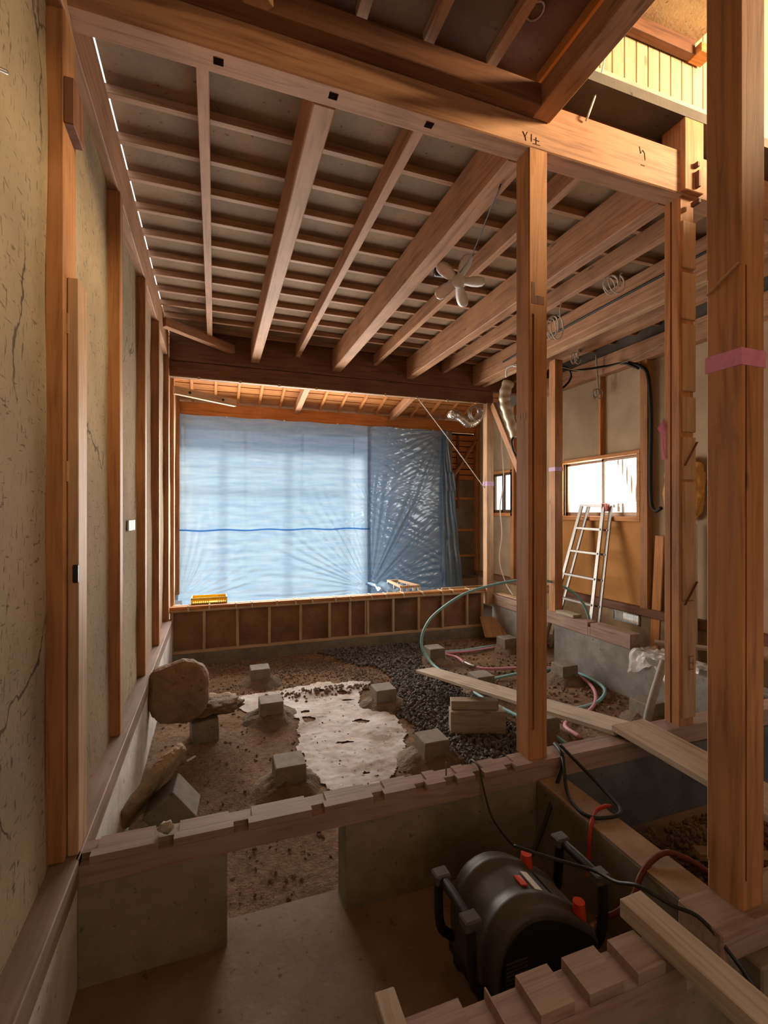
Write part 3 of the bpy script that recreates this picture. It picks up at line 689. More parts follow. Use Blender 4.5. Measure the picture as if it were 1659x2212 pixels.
tag(cloth('hem_band', -.56, 2.70, 1.525, 1.552, .013, lambda x, z: tarp_y(x, 1.54) - .006, M_HEM, tp_), 'deeper blue seam')
def fold_edge(z):
    t = (3.42 - z) / 3.0
    return (4.16, 4.18 + .40 * t ** 1.1 + (.06 if 2.25 < z < 2.6 else 0))
tag(cloth('side_fold', 4.16, 4.6, .18, 3.42, .03, lambda x, z, t: (8.34 - .10 * abs(math.sin(t * 9 + z * .8)) - .10 * t - .03 * noise.noise(Vector((x * 6, z * 3, 1))), 0), M_TARP, tp_, fold_edge), 'hanging folded edge of the sheet')
V, Fs = [], []
for j in range(31):
    f_ = j / 30
    for i in range(25):
        g_ = i / 24
        pb = Vector((2.60 + .95 * g_, 8.30, .50)); pf = Vector((2.30 + .40 * g_, 6.70, .652 + .02 * math.sin(g_ * 9)))
        q = pf.lerp(pb, f_); q.z += .05 * math.sin(f_ * 3.1) + .035 * math.sin(g_ * 16 + f_ * 3) * (.4 + f_) + .02 * noise.noise(Vector((g_ * 9, f_ * 7, 2))); V.append(q)
for j in range(30):
    for i in range(24): q = j * 25 + i; Fs.append((q, q + 1, q + 26, q + 25))
me = bpy.data.meshes.new('tucked_corner'); me.from_pydata([tuple(q - tp_.location) for q in V], [], Fs); me.materials.append(M_TARP)
for p_ in me.polygons: p_.use_smooth = True
o = bpy.data.objects.new('tucked_corner', me); link(o, tp_); tag(o, 'tucked blue corner pulled over the partition')
for i in range(5): B('eyelet_tie', .18 + i * .95, .20 + i * .95, 8.33, 8.36, 3.40, 3.43, M_WHITE, tp_, .002)

# ================================================================== PIER BLOCKS ON THE EARTH FLOOR
piers = [(.495, 3.38, 'nearest left pier block, close behind the notched sill'), (.495, 4.53, 'pier block in the middle of the left row, beside the white patch'), (.48, 5.51, 'farthest pier block of the left row, below the stud partition'),
         (1.588, 4.47, 'pier block between the white patch and the dark gravel'), (1.595, 3.36, 'pier block in the gravel just left of the middle post'), (2.68, 5.57, 'pier block looped by the blue pipe'),
         (2.71, 4.47, 'pier block half hidden behind the long plank'), (3.795, 4.45, 'pier block beside the curled blue and pink pipes'), (3.78, 3.33, 'pier block next to the grey conduit by the notched post'),
         (3.845, 5.66, 'far pier block in front of the leaning board'), (2.66, 3.40, 'dark pier block behind the foot of the middle post')]
for i, (x, y, lab) in enumerate(piers):
    t = T('pier_block', lab, 'concrete block', (x, y, -.1), 'concrete pier blocks')
    bm = bmesh.new(); h = .104; zb = -.16
    bm_box(bm, x - h, x + h, y - h, y + h, zb, .09)
    for v_ in bm.verts:
        if v_.co.z < 0: v_.co.x = x + (v_.co.x - x) * 1.06; v_.co.y = y + (v_.co.y - y) * 1.06
    bevel(bm, .006); from_bm('block', bm, M_BLOCK, t)
    bm = bmesh.new(); n = 48; rings = []
    sz = random.uniform(.24, .30)
    for rr, hh in ((.30, .10), (.40, .098), (.48, .090), (.56, .080), (.64, .066), (.72, .050), (.80, .034), (.9, .012), (1.0, -.012), (1.12, -.05)):
        ring = []
        for q in range(n):
            a = 2 * math.pi * q / n; kk = 1 + .16 * noise.noise(Vector((math.cos(a) * 1.6, math.sin(a) * 1.6, i * 3.1)))
            ring.append(bm.verts.new((x + math.cos(a) * sz * rr * kk * 1.05, y + math.sin(a) * sz * rr * kk * .95, -.115 + hh + .022 * noise.noise(Vector((math.cos(a) * rr * 5, math.sin(a) * rr * 5, i))) + .012 * noise.noise(Vector((math.cos(a) * rr * 14, math.sin(a) * rr * 14, i))))))
        rings.append(ring)
    for a_, b_ in zip(rings, rings[1:]):
        for q in range(n): bm.faces.new((a_[q], b_[q], b_[(q + 1) % n], a_[(q + 1) % n]))
    bm.faces.new(rings[0])
    tag(from_bm('mortar_mound', bm, M_MORTAR, t, smooth=True), 'rough mortar and earth mound')

# ---- clay lumps and loose blocks at the left
def plate(name, rx, ry, th, mat, parent=None, seed=0, rough=.012):
    bm = bmesh.new(); n = 56; rows = []
    prof_ = [(0.0, .5), (.35, .5), (.65, .49), (.86, .46), (.96, .34), (1.0, .12), (1.0, -.12), (.95, -.36), (.84, -.47), (.6, -.5), (.3, -.5), (0, -.5)]
    for f_, h_ in prof_[1:-1]:
        row = []
        for q in range(n):
            a = 2 * math.pi * q / n; ca, sa = math.cos(a), math.sin(a)
            kk = 1 + .10 * noise.noise(Vector((ca * 1.4, sa * 1.4, seed))) + .05 * noise.noise(Vector((ca * 5, sa * 5, seed + 3))) + .03 * noise.noise(Vector((ca * 14, sa * 14, seed + h_ * 4)))
            e = (abs(ca) ** 2.8 + abs(sa) ** 2.8) ** (-1 / 2.8)
            x_, y_ = ca * e * rx * f_ * kk, sa * e * ry * f_ * kk
            row.append(bm.verts.new((x_, y_, h_ * th + rough * noise.fractal(Vector((x_ * 16, y_ * 16, seed + h_ * 9)), 1, 2, 4))))
        rows.append(row)
    for r0, r1 in zip(rows, rows[1:]):
        for q in range(n): bm.faces.new((r0[q], r1[q], r1[(q + 1) % n], r0[(q + 1) % n]))
    bm.faces.new(rows[0]); bm.faces.new(rows[-1][::-1])
    return from_bm(name, bm, mat, parent, loc=(0, 0, 0), smooth=False)
t = T('clay_lump', 'big round lump of dried clay propped up in the left corner', 'clay lump', (-.28, 4.3, -.09))
cl = plate('clod', .235, .245, .20, M_CLAY, t, 3, .016); cl.location = Vector((-.275, 4.26, .36)) - t.location; cl.rotation_euler = (R(84), 0, R(6))
tag(lump('flat_flake', (-.0, 4.36, .17), (.20, .16, .05), M_CLAY, t, .35, 3.0, 4, seed=5, power=3), 'flat clay flake')
bl = B('loose_block', -.105, .105, -.105, .105, -.09, .10, M_BLOCK, bev=.005); bl.location = (-.085, 4.32, .0); bl.rotation_euler = (R(4), R(-3), R(9)); bl.location.z = .01
tag(bl, 'dark concrete block under the round clay lump', 'concrete block')
bl = B('loose_block', -.105, .105, -.105, .105, -.105, .105, M_BLOCK, bev=.005); bl.location = (-.235, 3.09, .075); bl.rotation_euler = (R(2), R(-38), R(-6))
tag(bl, 'tilted concrete block propping the flat clay slab near the left wall', 'concrete block')
sl = plate('clay_slab', .27, .20, .065, concrete('pale_clay', (.44, .32, .185), 16, .55, bs=.8, bd=.012), None, 9, .010)
sl.location = (-.365, 3.17, .17); sl.rotation_euler = (R(-6), R(-56), R(-22)); tag(sl, 'flat slab of dried clay leaning on the tilted block', 'clay slab')
# ---- lime spill, gravel, crumbs
lime_poly = [(.15, 5.1), (.60, 5.2), (.92, 5.28), (1.25, 5.22), (1.66, 5.12), (1.50, 4.9), (1.36, 4.6), (1.57, 4.1), (1.58, 3.85), (1.45, 3.58), (1.30, 3.35), (1.05, 3.05), (.76, 3.10), (.72, 3.35), (.63, 3.80), (.66, 4.05), (.72, 4.4), (.58, 4.75), (.38, 4.62), (.22, 4.8)]
def near_edge(x, y):
    q = .07 * noise.noise(Vector((x * 5, y * 5, 8))) + .03 * noise.noise(Vector((x * 17, y * 17, 2)))
    return inside(lime_poly, x + q, y + q * .8) and noise.noise(Vector((x * 4.3, y * 9, 5))) < .46
m, nt, b = newmat('white_lime'); v = coords(nt, rnd=False)
base = ramp(nt, tex_noise(nt, v, 3.0, 6, .65), [(.32, (.36, .29, .24)), (.46, (.62, .57, .54)), (.7, (.78, .75, .73))])
base = mixc(nt, base, ramp(nt, tex_noise(nt, v, 24, 4), [(.30, .30), (.37, 1.0)]), .9, 'MULTIPLY')
L(nt, base, b.inputs['Base Color']); b.inputs['Roughness'].default_value = .95; bump(nt, b, tex_noise(nt, v, 30, 6), .5, .01)
o = grid_mesh('lime_spill', .05, 1.8, 2.9, 5.4, .014, lambda x, y: gz(x, y) + .012 + .004 * noise.noise(Vector((x * 12, y * 12, 0))), m, None, near_edge)
tag(o, 'white powdery lime spilled across the earth between the pier blocks', 'lime', kind='stuff')
rnd = random.Random(11)
grav_poly = [(1.30, 6.42), (2.9, 6.42), (2.75, 5.9), (2.45, 5.45), (2.72, 4.95), (2.62, 4.45), (2.55, 3.9), (2.45, 3.0), (2.3, 2.26), (1.42, 2.26), (1.62, 3.1), (1.66, 3.6), (1.66, 4.2), (1.78, 4.7), (1.95, 5.3), (1.60, 5.8)]
g1, g2 = [], []
while len(g1) < 7600:
    x, y = rnd.uniform(1.2, 3.0), rnd.uniform(2.26, 6.44)
    q = .12 * noise.noise(Vector((x * 4, y * 4, 1)))
    if inside(grav_poly, x + q, y + q): g1.append(((x, y, gz(x, y) + rnd.uniform(-.004, .028)), rnd.uniform(.012, .026)))
while len(g2) < 2600:
    x, y = rnd.uniform(-.45, 2.4), rnd.uniform(5.0, 6.44)
    if noise.noise(Vector((x * 1.5, y * 1.5, 6))) + (y - 5.5) * .5 > rnd.uniform(-.3, .6): g2.append(((x, y, gz(x, y) + .004), rnd.uniform(.006, .015)))
m_gr, nt, b = newmat('dark_gravel'); v = coords(nt, rnd=False)
L(nt, ramp(nt, tex_noise(nt, v, 26, 3), [(.3, (.055, .050, .050)), (.55, (.13, .12, .118)), (.75, (.26, .245, .24))]), b.inputs['Base Color']); b.inputs['Roughness'].default_value = .7
m_gp, nt, b = newmat('pale_gravel'); v = coords(nt, rnd=False)
L(nt, ramp(nt, tex_noise(nt, v, 26, 3), [(.3, (.10, .08, .065)), (.55, (.23, .19, .155)), (.75, (.45, .40, .34))]), b.inputs['Base Color']); b.inputs['Roughness'].default_value = .85
tag(stuff_spread('gravel', g1, m_gr, 3), 'dark charcoal gravel spread beside the middle post', 'gravel', kind='stuff')
tag(stuff_spread('pebbles', g2, m_gp, 4), 'pale pebbles and grit scattered below the stud partition', 'pebbles', kind='stuff')
g3 = []
for _ in range(2600):
    x, y = rnd.uniform(-.45, 4.05), rnd.uniform(2.27, 6.4)
    if abs(x - .45) < .5 and False: continue
    g3.append(((x, y, gz(x, y) + .002), rnd.choice((.004, .006, .008, .012, .016))))
for _ in range(420):
    x, y = rnd.uniform(2.9, 4.08), rnd.uniform(2.9, 6.3); g3.append(((x, y, gz(x, y) + .005), rnd.uniform(.012, .03)))
for _ in range(170):
    x, y = rnd.uniform(.45, 1.6), rnd.gauss(5.0, .06); g3.append(((x, y, gz(x, y) + .012), rnd.uniform(.01, .03)))
m_cr, nt, b = newmat('earth_crumb'); v = coords(nt, rnd=False)
L(nt, ramp(nt, tex_noise(nt, v, 15, 3), [(.3, (.10, .065, .042)), (.6, (.22, .155, .105)), (.8, (.36, .29, .22))]), b.inputs['Base Color']); b.inputs['Roughness'].default_value = .95
tag(stuff_spread('earth_crumbs', g3, m_cr, 5), 'crumbs and clods of brown earth over the dug floor', 'earth', kind='stuff')
g4 = []
for _ in range(1500):
    x, y = rnd.uniform(1.85, 3.2), rnd.uniform(1.22, 2.05)
    hgt = .10 * max(0, 1 - abs(y - 1.45) / .5) * max(0, 1 - abs(x - 2.3) / .6)
    g4.append(((x, y, rnd.uniform(0, 1) * hgt + .004), rnd.uniform(.008, .026)))
tag(stuff_spread('rubble', g4, m_cr, 6), 'dark heap of rubble between the grey foundation and the right post', 'rubble', kind='stuff')
tag(bar('wood_offcut', (2.28, 1.72, .12), (2.75, 1.52, .10), .07, .035, 'batten'), 'pale offcut of wood lying on the rubble heap', 'offcut')

# ================================================================== PLANKS AND TIMBER
tag(bar('plank', (2.335, 2.19, .525), (2.175, 4.76, .10), .225, .03, 'grey'), 'long grey plank leaning from the sill down onto the gravel', 'plank')
pl = bar('plank', (2.34, 2.195, .556), (2.33, .95, .522), .25, .036, 'grey'); tag(pl, 'wide grey plank bridging the two sills behind the right post', 'plank')
t = bar('timber_offcut', (1.95, 3.74, .005), (2.40, 3.58, .005), .13, .19, 'grey'); tag(t, 'thick timber offcut lying on the gravel under the long plank', 'offcut')
t = bar('timber_offcut', (1.97, 3.76, .14), (2.36, 3.62, .14), .10, .075, 'grey'); tag(t, 'smaller pale-ended timber stacked on the thick offcut under the plank', 'offcut')
tag(bar('timber', (1.30, 1.21, .535), (1.36, -.1, .535), .095, .06, 'grey'), 'rough squared timber lying across the near sill at the lower right', 'timber')
tag(bar('timber', (.425, 1.19, .535), (.40, .2, .535), .055, .06, 'grey'), 'short timber end poking up at the bottom edge', 'timber')
tag(bar('board', (3.93, 6.05, -.02), (4.05, 6.40, .20), .34, .02, 'batten'), 'loose board leaning in the far right corner by the bay', 'board')
tag(bar('board', (5.0, 4.30, .05), (5.0, 4.22, 1.55), .12, .02, 'orange', up=(1, 0, 0)), 'orange board standing against the right wall beside the vent', 'board')
tag(bar('board', (3.3, 6.60, .653), (4.1, 6.62, .653), .04, .02, 'batten'), 'thin pale stick lying along the top of the partition', 'stick')
tag(bar('board', (4.16, 6.35, .57), (4.17, 5.6, .57), .10, .02, 'batten'), 'pale board on the side sill near the bay corner', 'board')
tag(B('kerb_block', 4.0, 4.09, 2.6, 3.55, -.12, .40, M_CONCG, bev=.004), 'concrete ledge behind the notched post', 'ledge')
tag(bar('board', (4.40, 3.78, .45), (4.9, 3.2, .45), .12, .03, 'grey'), 'grey board beyond the side sill end', 'board')

# ================================================================== PIPES AND CORDS
def cord(name, lab, pts, r, mat, cat, n=8, seg=8): return tag(tube(name, pts, r, mat, None, n, seg), lab, cat)
cord('water_pipe', 'light blue pipe arching up behind the posts and down past the ladder', [(2.69, 3.12, -.05), (2.70, 3.4, -.06), (2.58, 4.17, -.06), (2.56, 4.7, -.06), (2.53, 5.2, -.05), (2.50, 5.42, .03), (2.47, 5.50, .15), (2.51, 5.52, .33), (2.66, 5.50, .53), (2.97, 5.35, .78), (3.30, 5.22, .90), (3.63, 5.15, .955), (3.95, 5.10, .96), (4.23, 5.0, .88), (4.44, 4.90, .70), (4.53, 4.84, .42), (4.52, 4.82, -.05)], .017, M_BLUEH, 'pipe', 8, 10)
cord('water_pipe', 'light blue pipe curled on the earth beside the side foundation', [(2.85, 4.64, -.06), (3.33, 4.72, -.065), (3.66, 4.71, -.06), (3.93, 4.67, -.06), (4.03, 4.42, -.06), (3.95, 4.02, -.06), (3.66, 3.77, -.06), (3.38, 3.69, -.06), (3.1, 3.69, -.06)], .017, M_BLUEH, 'pipe', 8, 10)
cord('water_pipe', 'thin light blue pipe stretched behind the looped pier block', [(2.80, 5.80, -.055), (3.2, 5.76, -.06), (3.6, 5.80, -.06), (4.05, 5.84, -.06), (4.6, 5.75, -.07)], .014, M_BLUEH, 'pipe')
cord('water_pipe', 'thin pink pipe stretched behind the looped pier block', [(2.82, 5.72, -.055), (3.24, 5.69, -.06), (3.63, 5.73, -.06), (4.07, 5.77, -.06), (4.59, 5.66, -.07)], .016, M_PINKH, 'pipe')
cord('water_pipe', 'pink pipe with a metal joint running past the pier blocks to a curl', [(2.80, 5.74, -.05), (2.97, 5.52, -.06), (2.96, 5.25, -.06), (3.08, 4.99, -.06), (3.43, 4.89, -.06), (3.8, 4.78, -.06), (3.97, 4.52, -.06), (3.88, 4.14, -.06), (3.68, 3.85, -.06), (3.38, 3.61, -.06), (2.95, 3.45, -.06), (2.89, 3.20, -.06)], .018, M_PINKH, 'pipe', 8, 10)
cord('pipe_joint', 'small dark metal joint on the pink pipe', [(2.962, 5.28, -.057), (2.975, 5.16, -.057), (3.01, 5.08, -.057)], .024, M_NAIL, 'pipe joint', 4)
cord('black_flex', 'thin black cord drooping from the sill to the compressor', [(1.285, 2.235, .49), (1.28, 2.20, .525), (1.275, 2.12, .525), (1.27, 2.085, .47), (1.29, 2.03, .33), (1.30, 1.90, .29), (1.27, 1.78, .35)], .005, M_BLK, 'cord')
cord('black_flex', 'thick black cord hanging from the sill behind the compressor', [(1.81, 2.20, .525), (1.78, 2.11, .52), (1.77, 2.085, .47), (1.69, 2.04, .40), (1.55, 1.95, .30), (1.36, 1.80, .29), (1.28, 1.74, .33)], .011, M_BLK, 'cord')
cord('black_flex', 'black cord looped over the middle foundation top', [(1.815, 2.19, .525), (1.765, 2.08, .50), (1.67, 1.94, .43), (1.625, 1.82, .425), (1.64, 1.74, .425), (1.75, 1.71, .425), (1.81, 1.74, .425), (1.83, 1.80, .43), (1.845, 1.93, .45), (1.83, 2.08, .50), (1.83, 2.18, .525)], .009, M_BLK, 'cord')
cord('air_hose', 'red air hose hooked over the middle foundation', [(1.79, 1.78, .422), (1.75, 1.775, .432), (1.69, 1.77, .425), (1.62, 1.72, .418), (1.59, 1.70, .36), (1.575, 1.69, .28), (1.55, 1.67, .22)], .009, M_REDH, 'hose')
cord('air_hose', 'dark red hose arching over the foundation beside the right post', [(2.0, 1.30, .30), (1.84, 1.34, .41), (1.80, 1.40, .43), (1.74, 1.44, .44), (1.66, 1.44, .425), (1.59, 1.43, .39), (1.54, 1.42, .33), (1.48, 1.44, .27), (1.42, 1.48, .23)], .011, M_DRED, 'hose')
cord('power_cable', 'long black cable running from the compressor over the timber to the lower right', [(1.16, 1.66, .46), (1.24, 1.58, .455), (1.31, 1.52, .45), (1.37, 1.44, .46), (1.375, 1.34, .49), (1.375, 1.245, .545), (1.44, 1.17, .52), (1.49, 1.11, .51), (1.52, 1.03, .45), (1.55, .98, .38), (1.56, .85, .28)], .0065, M_BLK, 'cable')
cord('power_cable', 'bundle of black cables hanging down the right wall beside the window', [(4.93, 4.6, 3.72), (4.93, 4.40, 3.60), (4.93, 4.32, 3.45), (4.94, 4.29, 2.98), (4.94, 4.30, 2.42), (4.94, 4.29, 1.97), (4.90, 4.20, 1.85), (4.88, 4.10, 1.88)], .022, M_BLK, 'cable')
cord('power_cable', 'black cable sagging under the passage ceiling towards the wall bundle', [(4.13, 5.10, 3.74), (4.45, 5.05, 3.70), (4.78, 4.85, 3.73), (4.88, 4.65, 3.72), (4.92, 4.45, 3.60)], .014, M_BLK, 'cable')
cord('power_cable', 'short black cable looping out beside the lilac-taped post', [(4.13, 5.10, 3.41), (4.30, 5.08, 3.46), (4.42, 5.06, 3.60), (4.37, 5.06, 3.72), (4.2, 5.05, 3.76)], .014, M_BLK, 'cable')
cord('conduit', 'grey corrugated conduit standing beside the notched post', [(2.96, 2.64, -.09), (2.97, 2.63, .20), (3.0, 2.61, .42), (3.07, 2.60, .62), (3.10, 2.58, .75)], .028, simple('grey_conduit', (.34, .32, .29), .6), 'conduit', 10, 12)
cord('tension_wire', 'thin pale rod slanting from the bay roof to the taped corner post', [(3.05, 6.9, 3.62), (3.6, 6.7, 2.84), (4.06, 6.42, 2.08)], .007, M_WIRE, 'rod')
cord('hanging_wire', 'bundle of thin white wires hanging beside the bay corner post', [(4.16, 6.30, 3.45), (4.18, 6.30, 2.9), (4.20, 6.28, 2.3), (4.14, 6.28, 1.9), (4.17, 6.28, 1.5), (4.13, 6.28, 1.1), (4.20, 6.22, .75), (4.22, 6.05, .58)], .008, M_WIRE, 'wire')
cord('hanging_wire', 'pale wire dropping from the upper room over the big front beam', [(2.30, 2.335, 4.68), (2.283, 2.32, 4.645), (2.199, 2.26, 4.467), (2.087, 2.18, 4.269), (1.968, 2.105, 4.064), (1.955, 2.118, 4.02)], .006, M_WIRE, 'wire')
cord('wall_nail', 'bent wire nail sticking out of the near left plaster', [(-.60, 1.50, 3.02), (-.57, 1.56, 3.04), (-.545, 1.60, 3.06)], .006, M_NAIL, 'nail')
def coil(lab, c, r, turns, tilt, mat=M_WIRE, w=.006, top=3.95):
    pts = [Vector((c[0] + r * tilt * 1.1 + .02, c[1], top)), Vector((c[0] + r * tilt * 1.1, c[1], (top + c[2]) / 2 + .05))]
    for i in range(int(turns * 16) + 1):
        a = 2 * math.pi * i / 16; rr = r * (1 + .12 * math.sin(a * .37 + 1))
        pts.append(Vector((c[0] + rr * math.cos(a) * tilt, c[1] + .05 * math.sin(a * .23), c[2] + rr * math.sin(a) + .02 * math.sin(a * .19))))
    bm = bmesh.new(); tube_bm(bm, pts, w, 6); return tag(from_bm('cable_coil', bm, mat, smooth=True), lab, 'cable coil')
coil('white cable coil hanging beside the middle post under the beams', (3.18, 3.87, 3.66), .11, 3.3, .55)
coil('white cable coil lying high between the beams left of the notched post', (3.30, 3.25, 3.83), .075, 3.2, .95)
coil('small white cable coil under the passage ceiling', (4.40, 4.95, 3.82), .07, 3, .6)
coil('grey cable coil hanging in front of the tan wall board above the window', (4.88, 5.08, 3.43), .06, 3.2, .7, simple('grey_cable', (.38, .35, .31), .6))
cord('hanging_wire', 'double grey wire holding the coil above the window', [(4.88, 5.06, 3.47), (4.86, 5.06, 3.70), (4.83, 5.05, 3.95)], .010, MATS['grey_cable'], 'wire')
cord('hanging_wire', 'thin white wire strung under the passage ceiling', [(4.12, 5.02, 3.72), (4.4, 4.8, 3.62), (4.7, 4.5, 3.66), (4.9, 4.1, 3.78)], .005, M_WIRE, 'wire')
cord('power_cable', 'black cable lying along the side of the fourth heavy beam', [(3.745, 2.5, 3.94), (3.742, 4.0, 3.93), (3.742, 5.6, 3.90)], .012, M_BLK, 'cable')

# ---- ducts
t = T('flexible_duct', 'crumpled silver flexible duct with coiled ends under the bay beam', 'duct', (3.8, 6.75, 3.35))
tube('tube', [(3.50, 6.66, 3.36), (3.58, 6.74, 3.40), (3.68, 6.78, 3.38), (3.76, 6.76, 3.32), (3.86, 6.76, 3.26), (3.98, 6.74, 3.30), (4.06, 6.72, 3.42), (4.05, 6.70, 3.50)], .06, M_SILV, t, 8, 14, rf=lambda q: .062 + .010 * math.sin(q * 150))
bm = bmesh.new(); tube_bm(bm, [Vector((3.49 + .01 * math.sin(a), 6.64, 3.36)) + Vector((.062 * math.cos(a), 0, .062 * math.sin(a))) for a in [q * 2 * math.pi / 20 for q in range(21)]], .009, 6); from_bm('end_ring', bm, M_SILV, t, smooth=True)
bm = bmesh.new(); tube_bm(bm, [Vector((3.88 + .10 * math.cos(a) + .02 * math.sin(a * .4), 6.64 - .004 * a, 3.40 + .11 * math.sin(a))) for a in [q * 2 * math.pi / 16 for q in range(60)]], .007, 6); from_bm('wire_spiral', bm, M_ALU, t, smooth=True)
t = T('insulated_pipe', 'bulky white insulated pipe hanging behind the middle post', 'pipe', (4.03, 5.9, 3.2))
tube('sleeve', [(4.02, 5.88, 3.72), (3.97, 5.9, 3.55), (3.98, 5.9, 3.38), (4.05, 5.88, 3.15), (4.12, 5.86, 2.92)], .075, simple('silver_wrap', (.55, .50, .38), .4, .4), t, 8, 14, rf=lambda q: .085 - .02 * q + .006 * math.sin(q * 40))
tube('black_tail', [(4.12, 5.86, 2.95), (4.02, 5.80, 2.85), (4.04, 5.78, 2.70), (4.14, 5.78, 2.60)], .015, M_BLK, t)
tag(cord('cable_bundle', 'folded bundle of white cables lying on the fourth heavy beam', [(3.70, 5.3, 3.75), (3.78, 5.15, 3.73), (3.86, 5.05, 3.76), (3.70, 5.4, 3.77), (3.72, 5.5, 3.66)], .012, M_WIRE, 'cables'))

# ---- fan-shaped light
t = T('ceiling_fan', 'small white five-bladed fan hanging from the ceiling beams by a black cord', 'fan', (1.86, 3.42, 3.70))
mf, nt, b = newmat('frosted_plastic'); b.inputs['Base Color'].default_value = (.74, .70, .68, 1); b.inputs['Roughness'].default_value = .35; b.inputs['Subsurface Weight'].default_value = .15
tc_ = coords(nt); L(nt, ramp(nt, tex_noise(nt, tc_, 8, 3), [(.3, (.62, .58, .56)), (.7, (.80, .77, .75))]), b.inputs['Base Color'])
axis_n = Vector((-.35, -.62, -.70)).normalized(); ax_u = axis_n.cross(Vector((0, 0, 1))).normalized(); ax_v = axis_n.cross(ax_u).normalized()
c0 = Vector((1.86, 3.42, 3.705))
for i in range(5):
    a = 2 * math.pi * i / 5 + .52; d = ax_u * math.cos(a) + ax_v * math.sin(a); e = axis_n.cross(d)
    bm = bmesh.new(); rings = []
    for (l, wd) in ((.02, .022), (.06, .034), (.11, .046), (.16, .048), (.195, .040), (.212, .020)):
        tw = .35
        rings.append([bm.verts.new(c0 + d * l + e * wd * s_ + axis_n * (wd * s_ * tw + th)) for s_, th in ((-1, 0), (-.5, .006), (0, .009), (.5, .006), (1, 0), (.5, -.004), (0, -.005), (-.5, -.004))])
    for p_, q_ in zip(rings, rings[1:]):
        for n_ in range(8): bm.faces.new((p_[n_], p_[(n_ + 1) % 8], q_[(n_ + 1) % 8], q_[n_]))
    bm.faces.new(rings[0][::-1]); bm.faces.new(rings[-1]); from_bm('blade', bm, mf, t, smooth=True)
bm = bmesh.new(); bmesh.ops.create_uvsphere(bm, u_segments=20, v_segments=12, radius=.055)
for v_ in bm.verts: v_.co = c0 + v_.co - axis_n * (v_.co.dot(axis_n) * .35)
from_bm('hub', bm, mf, t, smooth=True)
bm = bmesh.new(); tube_bm(bm, [c0 - axis_n * .03, c0 - axis_n * .09, c0 - axis_n * .10 + Vector((-.06, .03, .03)), Vector((1.70, 3.52, 3.80))], .035, 10); tag(from_bm('motor', bm, M_BLACK, t, smooth=True), 'black clamp body')
cord('black_flex', 'thin black cord running from the middle post up to the fan', [(1.60, 2.42, 3.78), (1.70, 2.75, 3.77), (1.80, 3.1, 3.745), (1.835, 3.34, 3.735)], .0045, M_BLK, 'cord')

# ================================================================== COMPRESSOR
t = T('air_compressor', 'black portable air compressor with red knobs standing in the pit', 'compressor')
prof = [(-.225, .10), (-.23, .22), (-.226, .27), (-.215, .31), (-.198, .345), (-.175, .375), (-.145, .398), (-.11, .411), (-.07, .417), (-.03, .413), (.01, .402), (.05, .384), (.09, .360), (.13, .333), (.17, .305), (.205, .278), (.228, .252), (.240, .22), (.242, .10)]
bm = bmesh.new(); rings = []
for (y, s_) in ((-.172, .93), (-.165, .965), (-.150, .985), (-.120, .985), (-.110, 1.03), (-.085, 1.035), (-.075, .995), (-.04, .995), (.04, .995), (.075, .995), (.085, 1.035), (.110, 1.03), (.120, .985), (.150, .985), (.165, .965), (.172, .93)):
    rings.append([bm.verts.new((x * s_, y * .98, .10 + (z - .10) * s_)) for x, z in prof])
for p_, q_ in zip(rings, rings[1:]):
    for n_ in range(len(prof) - 1): bm.faces.new((p_[n_], q_[n_], q_[n_ + 1], p_[n_ + 1]))
bm.faces.new(rings[0]); bm.faces.new(rings[-1][::-1])
cv = from_bm('cover', bm, M_DGREY, t, loc=(0, 0, 0), smooth=True); cv.data.polygons[-1].use_smooth = False; cv.data.polygons[-2].use_smooth = False
bm = bmesh.new(); a_ = [bm.verts.new((x * .90, -.176, .10 + (z - .10) * .88)) for x, z in prof]; b2 = [bm.verts.new((x * .90, -.168, .10 + (z - .10) * .88)) for x, z in prof]
bm.faces.new(a_); bm.faces.new(b2[::-1])
for n_ in range(len(prof)): bm.faces.new((a_[n_], b2[n_], b2[(n_ + 1) % len(prof)], a_[(n_ + 1) % len(prof)]))
fp = from_bm('front_panel', bm, M_BLACK, t, loc=(0, -.172, .2))
for i in range(9): B('vent_slit', -.19, -.10, -.1795, -.174, .16 + i * .014, .165 + i * .014, M_DGREY, fp, 0)
tag(B('red_mark', -.20, -.175, -.181, -.174, .115, .15, M_RED, fp, 0), 'small red mark')
BB('base', [(-.23, .235, -.165, .165, .05, .11)], M_BLACK, t, .01)
for (x, y) in ((-.19, -.13), (.19, -.13), (-.19, .13), (.19, .13)): B('foot', x - .025, x + .025, y - .025, y + .025, 0, .055, M_BLK, t, .006)
for s_ in (-1, 1):
    hx = .285 * s_
    bm = bmesh.new(); tube_bm(bm, catmull([(hx * .82, -.12, .14), (hx, -.125, .20), (hx * 1.04, -.12, .36), (hx * 1.02, -.10, .40), (hx * 1.02, .10, .40), (hx * 1.04, .12, .36), (hx, .125, .20), (hx * .82, .12, .14)], 6), .019, 8)
    hd = from_bm('handle', bm, M_BLACK, t, smooth=True)
    for y in (-.11, .11): B('handle_cap', hx * 1.02 - .032, hx * 1.02 + .032, y - .028, y + .028, .385, .425, M_DGREY, hd, .006)
for (x, y, z) in ((.105, .10, .345), (.175, -.125, .295)):
    bm = bmesh.new(); bmesh.ops.create_cone(bm, cap_ends=True, segments=18, radius1=.026, radius2=.022, depth=.062, matrix=Matrix.Translation((x, y, z + .025)))
    from_bm('pressure_knob', bm, M_RED, t, smooth=False)
